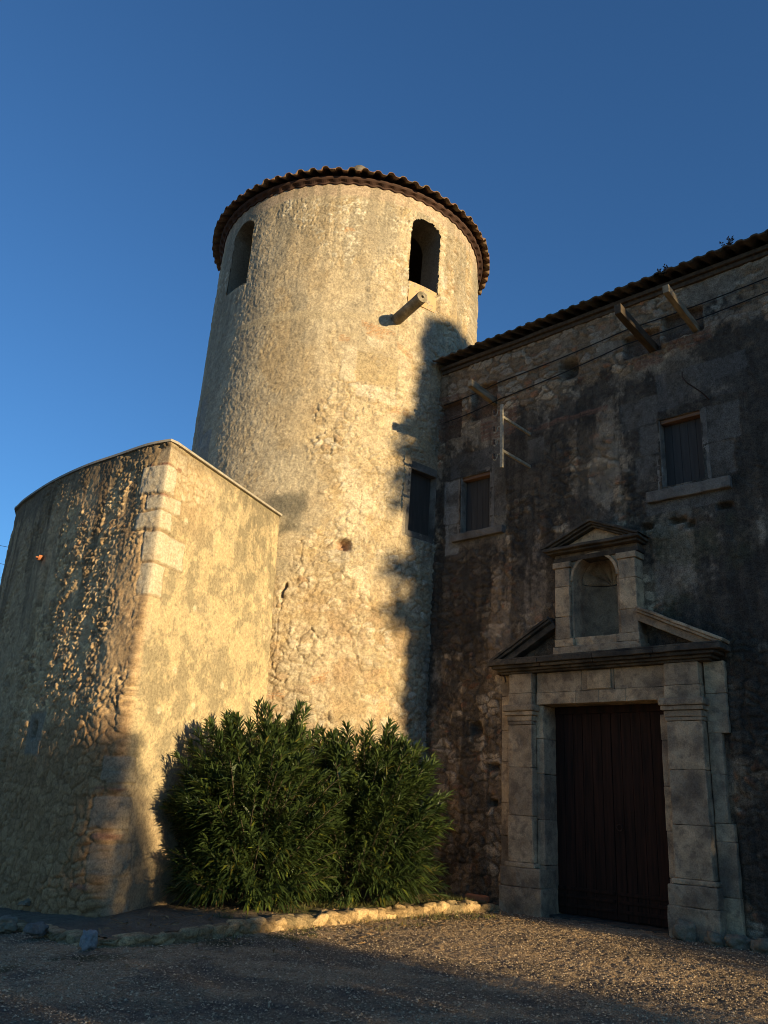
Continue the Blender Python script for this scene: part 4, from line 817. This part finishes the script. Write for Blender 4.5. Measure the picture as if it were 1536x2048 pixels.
# bed soil
poly = np.vstack([np.stack([kx + knx * .15, ky + kny * .15], 1)[::20], [(2.2, 16.2), (1.0, 17.4), (-3, 17.4), (-7.6, 17.5)]])
bx_ = np.arange(-7.7, 2.5, .045); by_ = np.arange(9.9, 17.4, .045); BXX, BYY = np.meshgrid(bx_, by_, indexing='ij'); qx, qy = BXX.ravel(), BYY.ravel()
def inside(x, y, P):
    c = np.zeros(len(x), bool)
    for (x0, y0), (x1, y1) in zip(P, np.roll(P, -1, 0)):
        m = ((y0 > y) != (y1 > y)); c ^= m & (x < (x1 - x0) * (y - y0) / (y1 - y0 + 1e-12) + x0)
    return c
qz = gz(qx) + .135 - .075 * (1 - sstep(-3.2, -1.4, qx)) + .05 * (fbm(qx * 2, qy * 2, 4, 521) - .5) + .03 * (fbm(qx * 12, qy * 12, 3, 523) - .5)
sc_ = mixc(np.tile(np.array((0.15, 0.115, 0.075)), (len(qx), 1)), (0.26, 0.20, 0.13), fbm(qx * 6, qy * 6, 4, 525)); sc_ = mixc(sc_, (0.12, 0.12, 0.045), sstep(.48, .62, fbm(qx * 2.5, qy * 2.5, 4, 527)) * sstep(-1.8, -.6, qx) * .8)
fq = drop_faces(grid_faces(len(bx_), len(by_)), np.stack([qx, qy], 1), lambda a, b: ~inside(a, b, poly))
o = np_mesh('planting_bed', np.stack([qx, qy, qz], 1), fq, sc_, M_GROUND); tag(o, 'bare earth planting bed behind the stone kerb', 'soil', kind='structure')
def stone(loc, size, mat, lb, seed, grp=None):
    bm = bmesh.new(); bmesh.ops.create_icosphere(bm, subdivisions=4, radius=1)
    for v in bm.verts:
        d = v.co.copy(); k = 1 + .42 * mnoise.noise(d * 1.3 + Vector((seed, 0, 0))) + .20 * mnoise.noise(d * 2.7 + Vector((0, seed, 0))) + .03 * mnoise.noise(d * 9)
        q = Vector([math.copysign(abs(c) ** .8, c) for c in d]) * k * .92; v.co = Vector((q.x * size[0], q.y * size[1], q.z * size[2]))
    o = bm_obj('loose_stone', bm, mat, None, True); o.location = loc; o.rotation_euler = (0, 0, seed * 1.7); return tag(o, lb, 'stone', grp)
M_BLUE = mat_stone('blue grey stone', (0.25, 0.25, 0.245), (0.36, 0.36, 0.35), (0.2, 0.2, 0.19), .4, 8)
M_EDGE = mat_stone('tan edging stone', (0.24, 0.20, 0.14), (0.36, 0.30, 0.21), (0.12, 0.11, 0.07), .6, 7)
g1 = 'loose stones at the left end of the kerb'
stone((-2.86, 9.80, .09), (.12, .09, .11), M_BLUE, 'pale blue grey loose stone leaning against the front of the kerb bend', 3, g1)
stone((-4.35, 11.35, -.02), (.17, .13, .09), M_EDGE, 'large grey boulder at the left end of the kerb', 5, g1)
stone((-4.75, 13.25, .02), (.20, .08, .05), M_EDGE, 'flat pale slab lying at the foot of the rounded bastion', 8, g1)
stone((-3.75, 10.75, .03), (.13, .11, .08), M_ASHLAR, 'brown stone between the boulder and the blue grey stone', 11, g1)
g2 = 'stones edging the bed right of the doorway'
for i, (X, o_, s, lb) in enumerate([(1.42, .46, (.17, .15, .17), 'largest upright edging stone beside the right door plinth'), (1.86, .50, (.16, .13, .11), 'second edging stone from the right door plinth'), (2.18, .52, (.17, .14, .12), 'third edging stone from the right door plinth'), (2.52, .55, (.17, .14, .12), 'fourth edging stone from the right door plinth'), (2.88, .58, (.19, .15, .12), 'fifth edging stone from the right door plinth, at the picture edge')]):
    p = HMAT @ Vector((X, -o_, s[2] * .55)); stone(p, s, M_EDGE, lb, 20 + i * 3, g2)

# ------------------------------------------------------------------ oleanders
def leaf_mesh(name, P, D, Lg, Wd, mat, parent, rs, droop=.25):
    """one folded lance-shaped leaf (4 triangles-ish quads) per point"""
    n = len(P); D = D / np.linalg.norm(D, axis=1)[:, None]
    rnd = rs.normal(size=(n, 3)); S = np.cross(D, np.array([0, 0, 1.0]) + rnd * .35); S /= np.linalg.norm(S, axis=1)[:, None] + 1e-9
    N = np.cross(S, D); Lg = Lg[:, None]; Wd = Wd[:, None]
    dn = np.array([0, 0, -1.0])
    mid = P + D * Lg * .45 + dn * Lg * droop * .15; tip = P + D * Lg + dn * Lg * droop
    q = P + D * Lg * .2
    V = np.stack([P, mid + S * Wd + N * Wd * .4, tip, mid - S * Wd + N * Wd * .4, mid], 1).reshape(-1, 3)
    b = np.arange(n) * 5
    F = np.concatenate([np.stack([b, b + 1, b + 4], 1), np.stack([b + 1, b + 2, b + 4], 1), np.stack([b + 4, b + 2, b + 3], 1), np.stack([b, b + 4, b + 3], 1)])
    return np_mesh(name, V, F, None, mat, parent, smooth=False)
def oleander(c, rx, ry, hgt, nst, seed, lb, tall=()):
    rs = np.random.RandomState(seed); root = empty('oleander_bush', (c[0], c[1], float(gz(c[0])) + .13), 0, lb, 'bush', 'oleander bushes under the tower')
    P, D, Lg, Wd = [], [], [], []; bm = bmesh.new()
    ends = []
    for i in range(nst):
        th = rs.uniform(0, 2 * math.pi); k = rs.uniform(0, 1) ** .45
        ex, ey = k * rx * math.cos(th), k * ry * math.sin(th)
        prof = (1 - k ** 4 * .42)
        ez = hgt * prof * (rs.uniform(.86, 1.03) if rs.rand() < .5 else rs.uniform(.18, .95)) * (.90 + .20 * mnoise.noise(Vector((ex * 1.3, ey * 1.3, seed))))
        if ez < hgt * .6: k2 = max(k, .72); ex, ey = k2 * rx * math.cos(th) * 1.0, k2 * ry * math.sin(th)
        ends.append((ex, ey, max(.25, ez)))
    for i in range(nst // 6):
        th = rs.uniform(0, 2 * math.pi); k = rs.uniform(.55, 1.0); ends.append((k * rx * math.cos(th), k * ry * math.sin(th), rs.uniform(.12, .55)))
    for i in range(nst // 5):
        th = rs.uniform(0, 2 * math.pi); k = rs.uniform(.3, .9); ends.append((k * rx * math.cos(th), k * ry * math.sin(th), hgt * (1 - k ** 4 * .3) * rs.uniform(.95, 1.10)))
    for i in range(26):
        th = rs.uniform(0, 2 * math.pi); k = rs.uniform(.8, 1.16); ends.append((k * rx * math.cos(th), k * ry * math.sin(th), hgt * rs.uniform(.45, .92)))
    ends += list(tall)
    for (ex, ey, ez) in ends:
        b = np.array([ex * .22 + rs.normal() * .06, ey * .22 + rs.normal() * .06, 0.0]); e = np.array([ex, ey, ez]); m = b * .35 + e * .65 + np.array([0, 0, .12 * ez]) - np.array([ex, ey, 0]) * .12
        ts = np.linspace(0, 1, 7); cv = [(1 - t) ** 2 * b + 2 * t * (1 - t) * m + t * t * e for t in ts]
        if rs.rand() < .5: add_tube(bm, [tuple(v) for v in cv], [.014 - .009 * t for t in ts], 4, False)
        Ls = np.linalg.norm(e - b); n_w = max(5, int(min(Ls * .62, 1.15) / .05))
        for w in range(n_w):
            t = 1 - (w / n_w) * min(.62, 1.15 / Ls); p = (1 - t) ** 2 * b + 2 * t * (1 - t) * m + t * t * e; tg = 2 * (1 - t) * (m - b) + 2 * t * (e - m); tg /= np.linalg.norm(tg) + 1e-9
            ax = np.cross(tg, [.3, .2, 1]); ax /= np.linalg.norm(ax) + 1e-9; bx = np.cross(tg, ax); a0 = rs.uniform(0, 6.28); fr = w / n_w
            for q in range(3):
                a = a0 + q * 2.094 + rs.normal() * .2; out = ax * math.cos(a) + bx * math.sin(a); ang = .38 + .70 * min(1, fr * 1.5) + rs.normal() * .15
                P.append(p); D.append(tg * math.cos(ang) + out * math.sin(ang)); Lg.append(rs.uniform(.17, .29) * (.9 if w < 2 else 1)); Wd.append(rs.uniform(.013, .021))
    leaf_mesh('foliage', np.array(P), np.array(D), np.array(Lg), np.array(Wd), M_LEAF, root, rs)
    bm_obj('stems', bm, M_STEM, root)
    return root
oleander((-1.72, 13.35), 1.30, 1.20, 2.42, 430, 3, 'larger left oleander bush with tall shoots, in front of the bastion corner', [(-.10, .1, 2.85), (-.0, .0, 2.80), (.55, .2, 2.88), (.66, .1, 2.80), (.5, .3, 2.8), (.1, -.1, 2.75)])
oleander((-.12, 14.35), 1.42, 1.15, 2.40, 430, 5, 'right oleander bush beside the house, behind the grassy end of the kerb', [(.1, 0, 2.7), (.4, -.1, 2.72), (.5, .1, 2.66), (-.3, .1, 2.65)])

# ------------------------------------------------------------------ grass, gravel stones, leaves
rs = np.random.RandomState(17); 
def near_kerb(n, o0, o1, u0, u1):
    u = rs.uniform(u0, u1, n); o = rs.uniform(o0, o1, n); X = np.interp(u, us, kx) + np.interp(u, us, knx) * o; Y = np.interp(u, us, ky) + np.interp(u, us, kny) * o; return X, Y
U0 = us[np.argmin(np.abs(kx + 1.4) + np.abs(ky - 11.4))]; UE = us[-1]
X1, Y1 = near_kerb(9500, .22, 1.0, U0, UE - .3); m = fbm(X1 * 2, Y1 * 2, 3, 601) > .46; X1, Y1 = X1[m], Y1[m]; Z1 = gz(X1) + .13
X2, Y2 = near_kerb(2600, -.75, -.02, U0 - .6, UE - .5); m = fbm(X2 * 3, Y2 * 3, 3, 603) > .54; X2, Y2 = X2[m], Y2[m]; Z2 = gz(X2)
P = np.stack([np.r_[X1, X2], np.r_[Y1, Y2], np.r_[Z1, Z2]], 1); n = len(P); D = rs.normal(size=(n, 3)) * .55 + np.array([0, 0, 1.0]); D[:, 2] = np.abs(D[:, 2])
tag(leaf_mesh('grass', P, D, rs.uniform(.03, .12, n), rs.uniform(.0025, .005, n), M_GRASS, None, rs, .15), 'thin short grass along the kerb and in the bed', 'grass', kind='stuff')
n = 90000; t = rs.uniform(0, 1, n) ** .75; Y = 4.3 + 11.5 * t; X = rs.uniform(-.62, .60, n) * (Y + 1) ; m = (X < 6.3) & (X > -5.5); X, Y = X[m], Y[m]
ok = ~inside(X, Y, poly); lx = (X - HM.x) * .7314 + (Y - HM.y) * -.6820; ly = (X - HM.x) * .6820 + (Y - HM.y) * .7314; ok &= ly < -.35
X, Y = X[ok], Y[ok]; n = len(X); r = .004 + .009 * rs.rand(n) ** 3
octv = np.array([(1, 0, 0), (0, 1, 0), (-1, 0, 0), (0, -1, 0), (0, 0, 1), (.4, .4, -.4)]); of = np.array([(0, 1, 4), (1, 2, 4), (2, 3, 4), (3, 0, 4)])
V = octv[None] * (1 + .5 * rs.normal(size=(n, 6, 1)) * .6) * r[:, None, None] * np.array([1.2, 1.2, .9]); an = rs.uniform(0, 6.28, n); ca, sa = np.cos(an)[:, None], np.sin(an)[:, None]
V = np.stack([V[..., 0] * ca - V[..., 1] * sa, V[..., 0] * sa + V[..., 1] * ca, V[..., 2]], -1) + np.stack([X, Y, gz(X) + .012 + .03 * (fbm(X * 2.2, Y * 2.2, 4, 5) - .5)], 1)[:, None, :]
pc_ = np.repeat(np.array([(.60, .44, .26)]) * (.55 + .75 * rs.rand(n, 1)), 6, 0)
tag(np_mesh('gravel', V.reshape(-1, 3), (of[None] + np.arange(n)[:, None, None] * 6).reshape(-1, 3), pc_, M_KERB, None, False), 'loose pale gravel stones scattered over the forecourt', 'gravel', kind='stuff')

M_LITTER = mat_plain('dry leaf', (0.16, 0.09, 0.04), (0.34, 0.22, 0.10), 12, 0.9)
n = 700; X1, Y1 = near_kerb(420, -1.3, -.02, U0 - 2.2, UE); X2, Y2 = near_kerb(280, .2, 1.5, U0 - 2.5, UE - .2); X = np.r_[X1, X2]; Y = np.r_[Y1, Y2]; Z = np.r_[gz(X1) + .02, gz(X2) + .15]
D = rs.normal(size=(n, 3)) * np.array([1, 1, .22]); lt = leaf_mesh('fallen_leaves', np.stack([X, Y, Z], 1), D, rs.uniform(.05, .14, n), rs.uniform(.006, .014, n), M_LITTER, None, rs, .05)
tag(lt, 'dry brown narrow leaves fallen along the kerb and under the bushes', 'leaves', kind='stuff')

# ------------------------------------------------------------------ power lines far to the left
for i, (z0, lb) in enumerate([(18.5, 'uppermost of the thin power lines left of the bastion'), (17.15, 'second highest of the thin power lines left of the bastion'), (16.1, 'third highest of the thin power lines left of the bastion'), (14.95, 'lowest of the thin power lines left of the bastion')]):
    bm = bmesh.new(); add_tube(bm, [(-29 + (t - .5) * 60 * 1.0, 60 + (t - .5) * -10, z0 + 18 * ((t - .5) ** 2) - 18.0 * (t - .5) * .6) for t in np.linspace(0, 1, 30)], .016, 4)
    tag(bm_obj('power_line', bm, M_CABLE), lb, 'power line', 'power lines in the far left sky')

# ------------------------------------------------------------------ trees and shrubs behind the viewer that shade the scene
UV = np.array([math.cos(math.radians(SUN_AZ)), math.sin(math.radians(SUN_AZ))]); SV = np.array([sx, sy])
def sunpt(u, a, w):                                                       # across the sun, towards the sun, height above the light ray
    p = UV[None] * np.asarray(u)[:, None] + SV[None] * np.asarray(a)[:, None]; return np.stack([p[:, 0], p[:, 1], np.asarray(w) + sz * np.asarray(a)], 1)
def tree(lb, cat, name, base_u, a, blobs, n_leaf, seed, leaf=.26, group=None, trunk_h=3.0, limbs=(), du=.18, dw=.55):
    blobs = [(q[0] + du, q[1] + dw) + tuple(q[2:]) for q in blobs]
    rs = np.random.RandomState(seed); b = sunpt([base_u], [a], [0])[0]
    root = empty(name, (b[0], b[1], 0), 0, lb, cat, group); wts = np.array([x[2] * x[3] for x in blobs]); wts = wts / wts.sum(); P = []
    for (u, w, ru, rw, ra), k in zip(blobs, wts):
        m = max(30, int(n_leaf * k)); d = rs.normal(size=(m, 3)); d /= np.linalg.norm(d, axis=1)[:, None]; r = rs.rand(m) ** (1 / 2.2)
        P.append(sunpt(u + ru * d[:, 0] * r, a + ra * d[:, 1] * r, w + rw * d[:, 2] * r))
    P = np.concatenate(P); P = P[P[:, 2] > .05]; P -= np.array([b[0], b[1], 0]); n = len(P)
    leaf_mesh('crown', P, rs.normal(size=(n, 3)), rs.uniform(.7, 1.2, n) * leaf, rs.uniform(.2, .32, n) * leaf, M_LEAFT, root, rs)
    bm = bmesh.new(); add_tube(bm, [(0, 0, -.3), (.05, 0, trunk_h * .5), (0, .1, trunk_h), (0.1, .1, trunk_h * 1.7)], [.05 * trunk_h + .06, .04 * trunk_h + .05, .03 * trunk_h + .04, .03], 8)
    for (u0, w0, u1, w1) in limbs:
        q = sunpt([u0, u1], [a, a], [w0, w1]) - np.array([b[0], b[1], 0]); b2 = bmesh.new(); add_tube(b2, [tuple(q[0]), tuple((q[0] + q[1]) / 2 + np.array([0, 0, .1])), tuple(q[1])], [.07, .05, .03], 6); bm_obj('limb', b2, M_STEM, root)
    bm_obj('trunk', bm, M_STEM, root); return root
big = []
for w in np.arange(.6, 12.6, 1.0):
    for u in (13.25, 14.6, 16.0, 17.4): big.append((u + random.uniform(-.08, .08), w + random.uniform(-.2, .2), .95, .95, .9))
big += [(12.95, 12.55, .62, .65, .6), (13.6, 12.85, .7, .6, .6), (12.75, 12.2, .5, .6, .5), (14.2, 12.7, .7, .65, .6), (12.65, 10.6, .4, .6, .5), (12.6, 11.2, .45, .6, .5), (12.5, 9.4, .45, .9, .5), (12.2, 10.4, .36, .28, .4), (12.15, 9.75, .42, .24, .4), (12.0, 9.1, .42, .24, .4), (12.0, 8.5, .3, .2, .3), (12.1, 7.1, .5, .34, .4), (12.2, 6.2, .5, .35, .4), (12.75, 3.6, .40, 1.4, .5), (12.75, 5.6, .38, 1.2, .5), (12.6, 7.8, .4, 1, .5), (12.6, 2.2, .55, .8, .5)]  # side clumps, with limbs, placed for the bumps of shade on the tower
big += [(12.9, w, .62, .6, .5) for w in (12.3, 12.7, 11.6, 10.9, 10.2, 9.5, 8.8, 8.1, 7.4, 6.7, 6.0, 5.3, 4.6, 3.9)] + [(13.5, 12.9, .7, .6, .5), (14.2, 12.9, .8, .6, .5), (13.0, 12.9, .5, .45, .4)]
tree('tall dense tree beyond the right end of the house that shades its front wall', 'tree', 'shade_tree', 15.0, 18.0, big, 42000, 5, .30, None, 4.0, [(13.2, 9.3, 12.0, 9.9), (13.2, 6.6, 12.0, 7.1)], du=-.01, dw=.66)
tree('low sprawling shrub at the foot of the tall shade tree', 'shrub', 'shade_shrub', 12.3, 17.0, [(12.3, -.3, .9, 1.05, .7), (11.7, -.5, .9, .85, .7), (11.0, -.8, .9, 1.05, .7), (12.6, .6, .5, .9, .5)], 5000, 6, .2, None, .8)
for i, (u0, u1, wt, lb) in enumerate([(-8, -3.5, 5.5, 'leafy shrub tree far left in the row behind the viewer'), (-3.5, 0.5, 4.6, 'leafy shrub tree left of centre in the row behind the viewer'), (.5, 3.8, 4.8, 'leafy shrub tree right of centre in the row behind the viewer'), (3.8, 6.35, 4.1, 'leafy shrub tree at the right end of the row behind the viewer')]):
    bl = []; rnd = random.Random(40 + i)
    for w in np.arange(-1.2, wt - .5, .8):
        for u in np.arange(u0 + .3, u1 - .1, .8): bl.append((u + rnd.uniform(-.2, .2), w + rnd.uniform(-.2, .2), .72, .72, .8))
    tree(lb, 'tree', 'hedge_tree', (u0 + u1) / 2, 19.0, bl, 7000, 60 + i, .28, 'row of shrub trees behind the viewer', 1.6)
tree('low rounded shrub at the end of the row of shrub trees', 'shrub', 'shade_shrub', 7.2, 18.0, [(6.6, .8, .7, 1.4, .6), (6.45, 2.3, .55, .75, .5), (6.75, 1.5, .5, .7, .5), (7.05, .9, .5, .8, .5), (6.2, 2.9, .5, .7, .5), (6.9, .0, .8, 1.1, .6), (7.4, -.6, .75, 1.1, .6), (8.1, -.9, .8, 1.05, .6), (9.0, -1.2, .9, 1.2, .6), (10.0, -1.2, .9, 1.15, .6)], 5000, 8, .2, None, .8)
